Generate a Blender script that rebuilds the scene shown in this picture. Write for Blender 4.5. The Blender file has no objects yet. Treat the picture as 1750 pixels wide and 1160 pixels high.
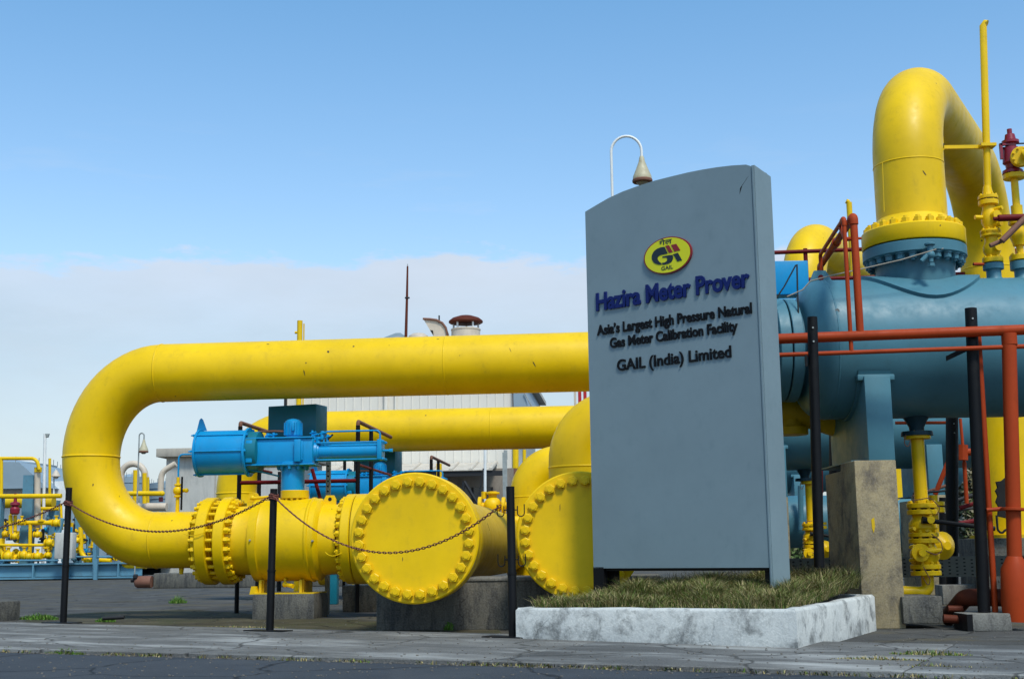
import bpy, bmesh, math, random
from mathutils import Vector, Matrix, noise
random.seed(7)
SC = bpy.context.scene
COL = SC.collection
R_ = math.radians

# ------------------------------------------------------------------ camera
F_PX, CX, CY, CAM_H = 2200.0, 875.0, 580.0, 0.70
PITCH, ROLL = math.atan(365 / 2200.0), math.atan(0.014)
_f = Vector((0, math.cos(PITCH), math.sin(PITCH)))
_u0 = Vector((0, -math.sin(PITCH), math.cos(PITCH)))
_r0 = Vector((1, 0, 0))
CR = (_r0 * math.cos(ROLL) - _u0 * math.sin(ROLL)).normalized()
CU = (_u0 * math.cos(ROLL) + _r0 * math.sin(ROLL)).normalized()
cam_d = bpy.data.cameras.new('camera')
cam_d.sensor_width = 36.0
cam_d.lens = F_PX / 1750 * 36
cam_d.clip_start = 0.05
cam_d.clip_end = 6000
cam = bpy.data.objects.new('camera', cam_d)
COL.objects.link(cam)
_m = Matrix((CR, CU, -_f)).transposed().to_4x4()
_m.translation = Vector((0, 0, CAM_H))
cam.matrix_world = _m
SC.camera = cam

# ------------------------------------------------------------------ sky, sun, exposure
SUN_AZ, SUN_EL = R_(158), R_(56)       # azimuth clockwise from +Y (view direction), i.e. behind right
world = bpy.data.worlds.new('World')
SC.world = world
world.use_nodes = True
wt = world.node_tree
wt.nodes.clear()
def wn(t, **k):
    n = wt.nodes.new(t)
    for a, b in k.items(): setattr(n, a, b)
    return n
def wmath(op, a, b=None, c=None, clamp=False):
    n = wn('ShaderNodeMath', operation=op, use_clamp=clamp)
    for i, v in enumerate((a, b, c)):
        if v is None: continue
        if isinstance(v, (int, float)): n.inputs[i].default_value = v
        else: wt.links.new(v, n.inputs[i])
    return n.outputs[0]
out = wn('ShaderNodeOutputWorld')
bg = wn('ShaderNodeBackground')
bg.inputs['Strength'].default_value = 0.113
wt.links.new(bg.outputs[0], out.inputs[0])
sky = wn('ShaderNodeTexSky', sky_type='NISHITA')
sky.sun_disc = False
sky.sun_elevation = SUN_EL
sky.sun_rotation = SUN_AZ
sky.air_density = 1.1
sky.dust_density = 1.4
sky.ozone_density = 2.2
sky.altitude = 0
tc = wn('ShaderNodeTexCoord')
sep = wn('ShaderNodeSeparateXYZ')
wt.links.new(tc.outputs['Generated'], sep.inputs[0])
Z = sep.outputs['Z']
mp = wn('ShaderNodeMapping')
mp.inputs['Scale'].default_value = (1.0, 1.0, 3.2)
wt.links.new(tc.outputs['Generated'], mp.inputs[0])
n1 = wn('ShaderNodeTexNoise'); n1.inputs['Scale'].default_value = 5.0; n1.inputs['Detail'].default_value = 10; n1.inputs['Roughness'].default_value = .62
n2 = wn('ShaderNodeTexNoise'); n2.inputs['Scale'].default_value = 2.6; n2.inputs['Detail'].default_value = 5
n3 = wn('ShaderNodeTexNoise'); n3.inputs['Scale'].default_value = 16.0; n3.inputs['Detail'].default_value = 8; n3.inputs['Roughness'].default_value = .65
for n in (n1, n2, n3): wt.links.new(mp.outputs[0], n.inputs['Vector'])
# cloud bank: full below the wavering top edge, thinning out above it
edge = wmath('ADD', wmath('MULTIPLY', n1.outputs['Fac'], 0.085), wmath('MULTIPLY', n3.outputs['Fac'], 0.045))
edge = wmath('ADD', edge, 0.161)
bank = wmath('MULTIPLY', wmath('SUBTRACT', edge, Z), 95.0, clamp=True)
bank = wmath('MULTIPLY', bank, wmath('ADD', wmath('MULTIPLY', n1.outputs['Fac'], 0.5), 0.55), clamp=True)
# thin wisps higher up
mw = wn('ShaderNodeMapping'); mw.inputs['Scale'].default_value = (1.2, 1.2, 7.0)
wt.links.new(tc.outputs['Generated'], mw.inputs[0])
n4 = wn('ShaderNodeTexNoise'); n4.inputs['Scale'].default_value = 7.0; n4.inputs['Detail'].default_value = 9; n4.inputs['Roughness'].default_value = .6
wt.links.new(mw.outputs[0], n4.inputs['Vector'])
wis = wmath('MULTIPLY', wmath('SUBTRACT', n4.outputs['Fac'], 0.55), 2.6, clamp=True)
wis = wmath('MULTIPLY', wis, wmath('MULTIPLY', wmath('SUBTRACT', 0.34, Z), 6.0, clamp=True))
mask = wmath('MAXIMUM', wmath('MULTIPLY', bank, 0.84), wmath('MULTIPLY', wis, 0.6))
# cloud body: whiter at its crest, blue-grey lower down
crest = wmath('SUBTRACT', 1.0, wmath('MULTIPLY', wmath('SUBTRACT', edge, Z), 16.0, clamp=True), clamp=True)
crest = wmath('MULTIPLY', crest, wmath('ADD', wmath('MULTIPLY', n3.outputs['Fac'], 1.3), 0.25), clamp=True)
crest = wmath('ADD', crest, wmath('MULTIPLY', wmath('SUBTRACT', n2.outputs['Fac'], 0.46), 2.2), clamp=True)
cm = wn('ShaderNodeMix', data_type='RGBA')
cm.inputs[6].default_value = (4.05, 4.62, 5.15, 1)
cm.inputs[7].default_value = (5.45, 5.65, 6.1, 1)
wt.links.new(crest, cm.inputs[0])
tint = wn('ShaderNodeMix', data_type='RGBA', blend_type='MULTIPLY')
tint.inputs[0].default_value = 1.0
tlow = wmath('MULTIPLY', wmath('SUBTRACT', 0.46, Z), 3.6, clamp=True)      # the air grows paler towards the horizon
tm = wn('ShaderNodeMix', data_type='RGBA')
tm.inputs[6].default_value = (.92, 1.42, 1.56, 1)
tm.inputs[7].default_value = (1.50, 1.56, 1.56, 1)
wt.links.new(tlow, tm.inputs[0]); wt.links.new(tm.outputs[2], tint.inputs[7])
wt.links.new(sky.outputs[0], tint.inputs[6])
mx = wn('ShaderNodeMix', data_type='RGBA')
wt.links.new(mask, mx.inputs[0])
wt.links.new(tint.outputs[2], mx.inputs[6])
wt.links.new(cm.outputs[2], mx.inputs[7])
wt.links.new(mx.outputs[2], bg.inputs['Color'])

sun_d = bpy.data.lights.new('sun', 'SUN')
sun_d.energy = 2.75
sun_d.angle = R_(11)
sun_d.color = (1.0, 0.95, 0.86)
sun = bpy.data.objects.new('sun', sun_d)
COL.objects.link(sun)
_sd = Vector((math.sin(SUN_AZ) * math.cos(SUN_EL), math.cos(SUN_AZ) * math.cos(SUN_EL), math.sin(SUN_EL)))
sun.rotation_euler = _sd.to_track_quat('Z', 'Y').to_euler()
sun.location = (0, 0, 40)
SC.view_settings.view_transform = 'Standard'
SC.view_settings.look = 'None'
SC.view_settings.exposure = 0.24
SC.view_settings.gamma = 1.0
SC.view_settings.use_curve_mapping = False

# ------------------------------------------------------------------ placing: rays of the measured camera met with planes of the place
GA = R_(5.0)
RX = Vector((math.cos(GA), -math.sin(GA), 0))      # plant grid: along the pipe runs, to the right
AY = Vector((math.sin(GA), math.cos(GA), 0))       # plant grid: away from the viewer
UP = Vector((0, 0, 1))
CAM = Vector((0, 0, CAM_H))
def ray(px, py): return _f + CR * ((px - CX) / F_PX) - CU * ((py - CY) / F_PX)
def G(px, py, z=0.0):
    d = ray(px, py); t = (z - CAM_H) / d.z
    return CAM + d * t
def Q(px, py, a):
    d = ray(px, py); return CAM + d * (a / d.dot(AY))
def PY(px, py, y):
    d = ray(px, py); return CAM + d * (y / d.y)
def on_plane(px, py, o, n):
    d = ray(px, py); return CAM + d * ((o - CAM).dot(n) / d.dot(n))

# ------------------------------------------------------------------ mesh building
class MB:
    def __init__(s): s.v, s.f = [], []
    def add(s, vs, fs):
        b = len(s.v); s.v += [Vector(v) for v in vs]; s.f += [tuple(i + b for i in f) for f in fs]; return s
    def xf(s, m):
        s.v = [m @ v for v in s.v]; return s
    def join(s, o, m=None):
        return s.add([m @ v for v in o.v] if m else o.v, o.f)
    def box(s, c, sz, rz=0.0, m=None):
        x, y, z = sz[0] / 2, sz[1] / 2, sz[2] / 2
        vs = [Vector(p) for p in ((-x,-y,-z),(x,-y,-z),(x,y,-z),(-x,y,-z),(-x,-y,z),(x,-y,z),(x,y,z),(-x,y,z))]
        M = Matrix.Translation(Vector(c)) @ (m or Matrix.Rotation(rz, 4, 'Z'))
        return s.add([M @ v for v in vs], [(3,2,1,0),(4,5,6,7),(0,1,5,4),(1,2,6,5),(2,3,7,6),(3,0,4,7)])
    def cbox(s, c, sz, b=0.01, rz=0.0, m=None):
        bm = bmesh.new(); bmesh.ops.create_cube(bm, size=1.0)
        for v in bm.verts: v.co = Vector((v.co.x * sz[0], v.co.y * sz[1], v.co.z * sz[2]))
        bmesh.ops.bevel(bm, geom=list(bm.edges), offset=b, segments=2, affect='EDGES', profile=.5)
        M = Matrix.Translation(Vector(c)) @ (m or Matrix.Rotation(rz, 4, 'Z'))
        bm.verts.index_update()
        s.add([M @ v.co for v in bm.verts], [[v.index for v in f.verts] for f in bm.faces]); bm.free(); return s
    def tube(s, pts, r, n=20, caps=True, rr=None):
        pts = [Vector(p) for p in pts]
        t0 = (pts[1] - pts[0]).normalized()
        ref = Vector((0, 0, 1)) if abs(t0.z) < .9 else Vector((1, 0, 0))
        nrm = (ref - t0 * ref.dot(t0)).normalized()
        b = len(s.v); prev = t0
        for i, p in enumerate(pts):
            if i == 0: t = t0
            elif i == len(pts) - 1: t = (pts[i] - pts[i-1]).normalized()
            else: t = ((pts[i+1] - pts[i]).normalized() + (pts[i] - pts[i-1]).normalized()).normalized()
            q = prev.rotation_difference(t); nrm = q @ nrm; nrm = (nrm - t * nrm.dot(t)).normalized(); prev = t
            bn = t.cross(nrm); k = rr[i] if rr else r
            for j in range(n):
                a = 2 * math.pi * j / n
                s.v.append(p + nrm * (math.cos(a) * k) + bn * (math.sin(a) * k))
        for i in range(len(pts) - 1):
            for j in range(n):
                a0 = b + i * n + j; a1 = b + i * n + (j + 1) % n
                s.f.append((a0, a1, a1 + n, a0 + n))
        if caps:
            s.f.append(tuple(b + j for j in reversed(range(n))))
            s.f.append(tuple(b + (len(pts) - 1) * n + j for j in range(n)))
        return s
    def cyl(s, p0, p1, r, r1=None, n=24, caps=True):
        return s.tube([p0, p1], r, n, caps, [r, r if r1 is None else r1])
    def rev(s, o, ax, prof, n=32):
        """profile: list of (distance along axis, radius)"""
        o = Vector(o); ax = Vector(ax).normalized()
        pts = [o + ax * t for t, _ in prof]
        ref = Vector((0, 0, 1)) if abs(ax.z) < .9 else Vector((1, 0, 0))
        nr = (ref - ax * ref.dot(ax)).normalized(); bn = ax.cross(nr); b = len(s.v)
        for p, (_, r) in zip(pts, prof):
            for j in range(n):
                a = 2 * math.pi * j / n
                s.v.append(p + nr * (math.cos(a) * max(r, 1e-4)) + bn * (math.sin(a) * max(r, 1e-4)))
        for i in range(len(prof) - 1):
            for j in range(n):
                a0 = b + i * n + j; a1 = b + i * n + (j + 1) % n
                s.f.append((a0, a1, a1 + n, a0 + n))
        s.f.append(tuple(b + j for j in reversed(range(n))))
        s.f.append(tuple(b + (len(prof) - 1) * n + j for j in range(n)))
        return s
    def disc(s, o, ax, t0, t1, r, n=40, b=0.006):
        return s.rev(o, ax, [(t0, r - b), (t0 + b, r), (t1 - b, r), (t1, r - b)], n)
    def ball(s, c, r, n=16, sx=1, sz=1):
        prof = [(-r * sz * math.cos(math.pi * i / 8), r * math.sin(math.pi * i / 8)) for i in range(9)]
        return s.rev(c, (0, 0, 1), prof, n)
    def prism(s, poly, o, ex, ey, ez, d0, d1):
        """polygon (u,v) in the plane ex,ey at o, pushed along ez from d0 to d1"""
        n = len(poly); o = Vector(o)
        a = [o + ex * u + ey * v + ez * d0 for u, v in poly]; c = [o + ex * u + ey * v + ez * d1 for u, v in poly]
        fs = [tuple(reversed(range(n))), tuple(range(n, 2 * n))] + [(i, (i + 1) % n, n + (i + 1) % n, n + i) for i in range(n)]
        return s.add(a + c, fs)

def fillet(pts, r, n=8):
    pts = [Vector(p) for p in pts]; o = [pts[0]]
    for i in range(1, len(pts) - 1):
        p, a, b = pts[i], pts[i-1], pts[i+1]
        da, db = (a - p), (b - p)
        ang = da.angle(db); rr = r[i-1] if isinstance(r, (list, tuple)) else r
        t = min(rr / math.tan(ang / 2), da.length * .499, db.length * .499); rr2 = t * math.tan(ang / 2)
        da.normalize(); db.normalize()
        if t < 1e-5: o.append(p); continue
        c = p + (da + db).normalized() * (rr2 / math.sin(ang / 2))
        s0 = p + da * t - c; s1 = p + db * t - c
        sw = math.pi - ang; ax = s0.cross(s1).normalized()
        for k in range(n + 1): o.append(c + Matrix.Rotation(sw * k / n, 3, ax) @ s0)
    o.append(pts[-1]); return o

def mesh_of(name, mb, mat, ang=35, recalc=False):
    me = bpy.data.meshes.new(name)
    me.from_pydata([tuple(v) for v in mb.v], [], mb.f)
    me.validate(); me.update()
    bm = bmesh.new(); bm.from_mesh(me)
    bmesh.ops.recalc_face_normals(bm, faces=bm.faces); bm.to_mesh(me); bm.free()
    for p in me.polygons: p.use_smooth = True
    me.set_sharp_from_angle(angle=R_(ang))
    me.materials.append(mat)
    return me
def tag(o, label=None, cat=None, group=None, kind=None):
    if label: o['label'] = label
    if cat: o['category'] = cat
    if group: o['group'] = group
    if kind: o['kind'] = kind
    return o
class Thing:
    def __init__(s, name, label, cat, loc=(0, 0, 0), rz=0.0, group=None):
        s.root = bpy.data.objects.new(name, None); COL.objects.link(s.root)
        s.root.empty_display_size = .1
        s.root.matrix_world = Matrix.Translation(Vector(loc)) @ Matrix.Rotation(rz, 4, 'Z')
        s.inv = s.root.matrix_world.inverted(); tag(s.root, label, cat, group)
    def add(s, name, mb, mat, parent=None, local=False, ang=35, kind=None, label=None):
        if not local: mb.v = [s.inv @ v for v in mb.v]
        o = bpy.data.objects.new(name, mesh_of(name, mb, mat, ang)); COL.objects.link(o)
        o.parent = parent or s.root
        if kind: o['kind'] = kind
        if label: o['label'] = label
        return o
    def inst(s, name, me, m, parent=None, local=False):
        o = bpy.data.objects.new(name, me); COL.objects.link(o); o.parent = parent or s.root
        o.matrix_local = m if local else s.inv @ m
        return o
def solo(name, mb, mat, label, cat, group=None, kind=None, ang=35, loc=None):
    if loc is None:
        n = len(mb.v); zc = min(v.z for v in mb.v)
        loc = Vector((sum(v.x for v in mb.v) / n, sum(v.y for v in mb.v) / n, zc))
    mb.v = [v - Vector(loc) for v in mb.v]
    o = bpy.data.objects.new(name, mesh_of(name, mb, mat, ang)); o.location = loc; COL.objects.link(o)
    return tag(o, label, cat, group, kind)
def struct(name, mb, mat, kind='structure', label=None, parent=None):
    o = bpy.data.objects.new(name, mesh_of(name, mb, mat)); COL.objects.link(o); o['kind'] = kind
    if label: o['label'] = label
    if parent: o.parent = parent
    return o
def copy_tree(o, parent=None):
    c = o.copy(); COL.objects.link(c); c.parent = parent
    for ch in o.children: copy_tree(ch, c)
    return c
def copy_thing(t, shift, label, dz=0):
    r = copy_tree(t.root); r.matrix_world = Matrix.Translation(Vector(shift)) @ t.root.matrix_world; r['label'] = label
    return r
def axm(p, ax, roll=0.0):
    """matrix: z axis along ax at p"""
    return Matrix.Translation(Vector(p)) @ Vector(ax).to_track_quat('Z', 'Y').to_matrix().to_4x4() @ Matrix.Rotation(roll, 4, 'Z')

# ------------------------------------------------------------------ materials
def mat_new(name):
    m = bpy.data.materials.new(name); m.use_nodes = True
    return m, m.node_tree, m.node_tree.nodes['Principled BSDF']
class NT:
    def __init__(s, t): s.t = t
    def n(s, ty, **k):
        x = s.t.nodes.new(ty)
        for a, b in k.items(): setattr(x, a, b)
        return x
    def l(s, a, b): s.t.links.new(a, b)
    def noise(s, scale, detail=6, rough=.55, vec=None, dist=0):
        x = s.n('ShaderNodeTexNoise'); x.inputs['Scale'].default_value = scale; x.inputs['Detail'].default_value = detail
        x.inputs['Roughness'].default_value = rough; x.inputs['Distortion'].default_value = dist
        if vec: s.l(vec, x.inputs['Vector'])
        return x.outputs['Fac']
    def ramp(s, fac, p0, p1, v0=0.0, v1=1.0):
        x = s.n('ShaderNodeMapRange'); x.inputs[1].default_value = p0; x.inputs[2].default_value = p1
        x.inputs[3].default_value = v0; x.inputs[4].default_value = v1; s.l(fac, x.inputs[0]); return x.outputs[0]
    def mix(s, fac, a, b, mode='MIX'):
        x = s.n('ShaderNodeMix', data_type='RGBA', blend_type=mode)
        for i, v in ((0, fac), (6, a), (7, b)):
            if isinstance(v, (int, float)): x.inputs[i].default_value = v
            elif isinstance(v, tuple): x.inputs[i].default_value = (*v[:3], 1)
            else: s.l(v, x.inputs[i])
        return x.outputs[2]
    def math(s, op, a, b=0.0, clamp=False):
        x = s.n('ShaderNodeMath', operation=op, use_clamp=clamp)
        for i, v in ((0, a), (1, b)):
            if isinstance(v, (int, float)): x.inputs[i].default_value = v
            else: s.l(v, x.inputs[i])
        return x.outputs[0]
    def bump(s, h, strength, dist, bsdf):
        x = s.n('ShaderNodeBump'); x.inputs['Strength'].default_value = strength; x.inputs['Distance'].default_value = dist
        s.l(h, x.inputs['Height']); s.l(x.outputs[0], bsdf.inputs['Normal'])
    def coord(s, sc=(1, 1, 1), kind='Object'):
        c = s.n('ShaderNodeTexCoord'); m = s.n('ShaderNodeMapping'); m.inputs['Scale'].default_value = sc
        s.l(c.outputs[kind], m.inputs[0]); return m.outputs[0]
def darker(c, k): return tuple(x * k for x in c)
def paint(name, col, rough=.38, dirt=(.16, .11, .04), amt=.5, chips=0.0, chipcol=(.06, .03, .02), bump=.12, spec=.5, var=.16, world_co=False):
    m, t, b = mat_new(name); q = NT(t); v = q.coord()
    big = q.noise(1.3, 5, .6, v); fine = q.noise(38, 5, .6, v); med = q.noise(7, 6, .65, v)
    vs = q.coord((5, 5, 0.9)); streak = q.noise(2.6, 6, .6, vs)
    c = q.mix(q.ramp(big, .3, .7), darker(col, 1 - var), darker(col, 1 + var * .5))
    d = q.math('MULTIPLY', q.ramp(med, .5, .78), q.ramp(streak, .42, .7)); d = q.math('MULTIPLY', d, amt, True)
    c = q.mix(d, c, dirt)
    f2 = q.ramp(fine, .6, .8, 0, .16 * min(1, amt * 2)); c = q.mix(f2, c, dirt)
    if chips > 0:
        vo = q.n('ShaderNodeTexVoronoi'); vo.inputs['Scale'].default_value = 3.2; q.l(v, vo.inputs['Vector'])
        jit = q.noise(30, 4, .7, v)
        dist = q.math('ADD', vo.outputs['Distance'], q.math('MULTIPLY', q.math('SUBTRACT', jit, .5), .12))
        ch = q.ramp(dist, .03 + chips * .035, .02 + chips * .03, 0, 1)
        c = q.mix(ch, c, chipcol)
    q.l(c, b.inputs['Base Color'])
    rr = q.ramp(med, .3, .75, rough - .06, rough + .2); q.l(rr, b.inputs['Roughness'])
    b.inputs['Specular IOR Level'].default_value = spec
    h = q.math('ADD', q.math('MULTIPLY', fine, .35), q.math('MULTIPLY', big, 2.0)); q.bump(h, bump, .006, b)
    return m
def concrete(name, c0, c1, stain, st_amt=.8, scale=2.0, bump=.5, lo=.48, hi=.62, moss=None, rough=.9, vstreak=True, crack=.3):
    m, t, b = mat_new(name); q = NT(t); v = q.coord()
    big = q.noise(scale, 8, .62, v); med = q.noise(scale * 3.1, 8, .68, v, .4); fine = q.noise(60, 5, .65, v)
    vs = q.coord((4, 4, 1.0)); st = q.noise(scale * 1.2, 9, .7, vs if vstreak else v, .3)
    c = q.mix(q.ramp(big, .32, .68), c0, c1)
    c = q.mix(q.math('MULTIPLY', q.ramp(st, lo, hi), st_amt, True), c, stain)
    c = q.mix(q.ramp(med, .55, .75, 0, .55 * st_amt), c, stain)
    if moss: c = q.mix(q.ramp(q.noise(scale * .8, 7, .65, v, .5), .52, .66, 0, .75), c, moss)
    c = q.mix(q.ramp(fine, .25, .75, 0, 1), q.mix(.18, c, (0, 0, 0)), q.mix(.10, c, (1, 1, 1)))
    # hairline cracks
    vo = q.n('ShaderNodeTexVoronoi', feature='DISTANCE_TO_EDGE'); vo.inputs['Scale'].default_value = 1.7
    wob = q.n('ShaderNodeMix', data_type='RGBA', blend_type='ADD'); wob.inputs[0].default_value = .25
    nn = q.n('ShaderNodeTexNoise'); nn.inputs['Scale'].default_value = 3; nn.inputs['Detail'].default_value = 6; q.l(v, nn.inputs['Vector'])
    q.l(v, wob.inputs[6]); q.l(nn.outputs['Color'], wob.inputs[7]); q.l(wob.outputs[2], vo.inputs['Vector'])
    cr = q.math('MULTIPLY', q.ramp(vo.outputs['Distance'], .012, .004, 0, 1), q.ramp(big, .52, .64, 0, crack)); c = q.mix(cr, c, darker(stain, .5))
    q.l(c, b.inputs['Base Color']); b.inputs['Roughness'].default_value = rough; b.inputs['Specular IOR Level'].default_value = .25
    h = q.math('ADD', q.math('MULTIPLY', fine, .4), med); h = q.math('SUBTRACT', h, cr); q.bump(h, bump, .012, b)
    return m
def flat(name, col, rough=.6, metal=0.0, spec=.4, var=.25, scale=6):
    m, t, b = mat_new(name); q = NT(t); v = q.coord(); a = q.noise(scale, 6, .6, v)
    q.l(q.mix(q.ramp(a, .3, .7), darker(col, 1 - var), darker(col, 1 + var * .4)), b.inputs['Base Color'])
    q.l(q.ramp(a, .3, .7, rough - .08, rough + .1), b.inputs['Roughness']); b.inputs['Metallic'].default_value = metal
    b.inputs['Specular IOR Level'].default_value = spec
    return m
YEL = (.76, .478, .0006)
M = {}
M['yellow'] = paint('yellow_gloss_paint', YEL, .38, (.30, .19, .015), .6, chips=.2, spec=.26)
M['yellow_dull'] = paint('yellow_weathered_paint', (.62, .40, .003), .45, (.2, .12, .02), .7, chips=.5, spec=.3)
M['yellow_small'] = paint('yellow_valve_paint', (.78, .49, .001), .36, (.2, .12, .01), .8, chips=0, spec=.28)
M['seam'] = paint('yellow_weld_seam', (.52, .36, .01), .5, (.15, .09, .02), .9)
M['azure'] = paint('azure_paint', (.001, .25, .54), .34, (.01, .06, .09), .45, chips=0, spec=.35)
M['azure_shaded'] = paint('azure_shaded_paint', (.003, .14, .20), .4, (.01, .04, .05), .5, spec=.35)  # azure darkened: shade on the cabinet front is put into the paint colour
M['vessel'] = paint('slate_blue_vessel_paint', (.064, .182, .235), .42, (.05, .12, .15), .7, spec=.3, chips=.3, chipcol=(.3, .3, .28))
M['darkteal'] = paint('dark_teal_nozzle_paint', (.012, .04, .055), .45, (.02, .03, .03), .5, spec=.25)
M['skid'] = paint('steel_blue_skid_paint', (.09, .23, .32), .5, (.08, .09, .09), .8)
M['sign'] = paint('grey_blue_composite_panel', (.172, .235, .262), .5, (.13, .19, .215), .8, var=.09, bump=.04)
M['orange'] = paint('red_oxide_orange_paint', (.34, .042, .008), .5, (.16, .03, .01), .8, spec=.15)
M['maroon'] = paint('dark_red_railing_paint', (.13, .006, .008), .5, (.05, .01, .01), .6, spec=.15)
M['oxide_dark'] = paint('dark_oxide_pipe_paint', (.10, .022, .010), .6, (.04, .015, .01), .6, spec=.15)  # on the low pipes, deep shade put into the colour; roof parts are dark
M['rust'] = paint('rusty_brown_rail', (.18, .075, .045), .7, (.08, .03, .02), .8)
M['black'] = paint('black_post_paint', (.0035, .0038, .005), .5, (.02, .02, .02), .6, chips=.3, chipcol=(.16, .16, .15), spec=.2)
M['gasket'] = flat('black_gasket', (.006, .006, .006), .8)
M['chain'] = paint('rusty_chain_iron', (.16, .045, .03), .65, (.05, .02, .015), .9)
M['cream'] = paint('cream_pipe_paint', (.55, .46, .36), .5, (.3, .2, .12), .7)
M['white'] = paint('white_pole_paint', (.72, .72, .70), .45, (.4, .35, .28), .5)
M['psv'] = paint('crimson_valve_paint', (.22, .006, .02), .3, (.06, .01, .02), .6)
M['scar'] = flat('bare_rusty_steel_chip', (.075, .045, .02), .8)
M['galv_dull'] = flat('dull_grey_tray_steel', (.13, .13, .11), .7, .1)
M['galv'] = flat('galvanised_steel', (.30, .32, .31), .5, .15)
M['rope'] = flat('hemp_rope', (.30, .27, .22), .9)
M['glass'] = flat('dark_window_glass', (.015, .02, .025), .12, 0, .6)
M['darkmetal'] = flat('dark_oily_steel', (.012, .012, .014), .6)
M['red'] = flat('signal_red_paint', (.42, .01, .015), .4)
M['letter_blue'] = flat('navy_letter_acrylic', (.003, .012, .10), .5, 0, .2, .05)
M['letter_black'] = flat('black_letter_acrylic', (.002, .002, .003), .5, 0, .2, .05)
M['logo_yellow'] = flat('logo_yellow_enamel', (.62, .60, .004), .35, var=.04)
M['logo_red'] = flat('logo_maroon_enamel', (.22, .008, .012), .35, var=.05)
M['logo_dark'] = flat('logo_navy_enamel', (.004, .014, .022), .35, var=.05)
M['pier'] = concrete('stained_buff_concrete', (.35, .265, .125), (.26, .205, .11), (.07, .05, .03), .9, 2.2, .5, .47, .62, vstreak=False)
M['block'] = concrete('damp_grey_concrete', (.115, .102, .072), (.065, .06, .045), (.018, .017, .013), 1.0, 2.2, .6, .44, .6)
M['planter'] = concrete('whitewashed_mouldy_concrete', (.60, .60, .56), (.46, .47, .45), (.10, .105, .10), .85, 3.8, .6, .49, .63, vstreak=False)
M['kerb'] = concrete('old_kerb_concrete', (.19, .18, .15), (.12, .115, .10), (.05, .045, .04), .7, 2.4, .6)
M['plaster'] = concrete('pale_grey_plaster', (.52, .50, .45), (.46, .45, .42), (.26, .26, .24), .4, .6, .1)
M['plaster_trim'] = concrete('beige_parapet', (.44, .39, .31), (.38, .34, .28), (.2, .17, .14), .5, .8, .1)
M['brownwall'] = concrete('brown_rendered_wall', (.27, .22, .17), (.20, .165, .13), (.09, .07, .055), .6, .7, .1)
M['cladding'] = flat('cream_metal_cladding', (.68, .63, .55), .5, 0, .4, .06, .5)
M['roofing'] = flat('beige_roof_sheet', (.50, .45, .38), .6, 0, .4, .2, 2)
M['tank'] = flat('grey_storage_tank_paint', (.24, .31, .36), .5, 0, .4, .15, .3)
# ------------------------------------------------------------------ ground materials
def ground_mat(name, c0, c1, c2, patch, patch_amt, stretch, rough=.92, grit=90, light=(.3,.3,.3), light_amt=.5, lo=.5, hi=.7):
    m, t, b = mat_new(name); q = NT(t); v = q.coord(); vs = q.coord(stretch)
    rot = q.n('ShaderNodeMapping'); rot.inputs['Rotation'].default_value = (0, 0, R_(33)); q.l(v, rot.inputs[0])
    st = q.n('ShaderNodeMapping'); st.inputs['Scale'].default_value = stretch; q.l(rot.outputs[0], st.inputs[0])
    big = q.noise(.35, 6, .6, v); med = q.noise(1.6, 9, .68, v, .3); stn = q.noise(1.4, 9, .68, st.outputs[0], .2); fine = q.noise(grit, 4, .7, v)
    c = q.mix(q.ramp(big, .3, .7), c0, c1); c = q.mix(q.ramp(med, .42, .66), c, c2)
    c = q.mix(q.ramp(stn, lo, hi, 0, light_amt), c, light)
    c = q.mix(q.ramp(q.noise(.9, 8, .66, v, .5), .5, .62, 0, patch_amt), c, patch)
    c = q.mix(q.ramp(fine, .35, .75, 0, .4), c, q.mix(.5, c, light))
    c = q.mix(q.ramp(fine, .45, .2, 0, .5), c, darker(c2, .4))
    vo = q.n('ShaderNodeTexVoronoi', feature='DISTANCE_TO_EDGE'); vo.inputs['Scale'].default_value = .7
    wb = q.n('ShaderNodeMix', data_type='RGBA', blend_type='ADD'); wb.inputs[0].default_value = .5
    nn = q.n('ShaderNodeTexNoise'); nn.inputs['Scale'].default_value = 1.6; nn.inputs['Detail'].default_value = 7; q.l(v, nn.inputs['Vector'])
    q.l(v, wb.inputs[6]); q.l(nn.outputs['Color'], wb.inputs[7]); q.l(wb.outputs[2], vo.inputs['Vector'])
    cr = q.ramp(vo.outputs['Distance'], .014, .003, 0, .8); c = q.mix(cr, c, darker(c2, .35))
    q.l(c, b.inputs['Base Color']); b.inputs['Roughness'].default_value = rough; b.inputs['Specular IOR Level'].default_value = .2
    h = q.math('ADD', q.math('MULTIPLY', fine, .6), q.math('MULTIPLY', med, 1.5)); h = q.math('SUBTRACT', h, cr); q.bump(h, .6, .015, b)
    return m
M['yard'] = ground_mat('yard_worn_asphalt', (.054, .053, .052), (.073, .071, .066), (.036, .035, .034), (.085, .068, .035), .75, (1, 1, 1), light=(.17, .165, .15), light_amt=.5)
M['slab'] = ground_mat('pavement_worn_concrete', (.098, .097, .093), (.072, .071, .07), (.125, .122, .115), (.05, .048, .045), .55, (.35, 1.8, 1), light=(.40, .40, .38), light_amt=.85, lo=.49, hi=.70)
M['road'] = ground_mat('road_blue_grey_asphalt', (.036, .044, .055), (.043, .051, .062), (.03, .037, .047), (.07, .075, .082), .3, (.3, 1.2, 1), grit=140, light=(.16, .16, .16), light_amt=.2, lo=.6, hi=.8)
M['soil'] = ground_mat('mossy_soil', (.055, .046, .028), (.045, .042, .02), (.03, .026, .018), (.035, .04, .012), .7, (1, 1, 1), grit=60, light=(.16, .14, .09), light_amt=.5)

# ------------------------------------------------------------------ ground
g = MB(); S = 2500
g.add([(-S, -60, 0), (S, -60, 0), (S, S, 0), (-S, S, 0)], [(0, 1, 2, 3)])
struct('ground', g, M['yard'])
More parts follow.
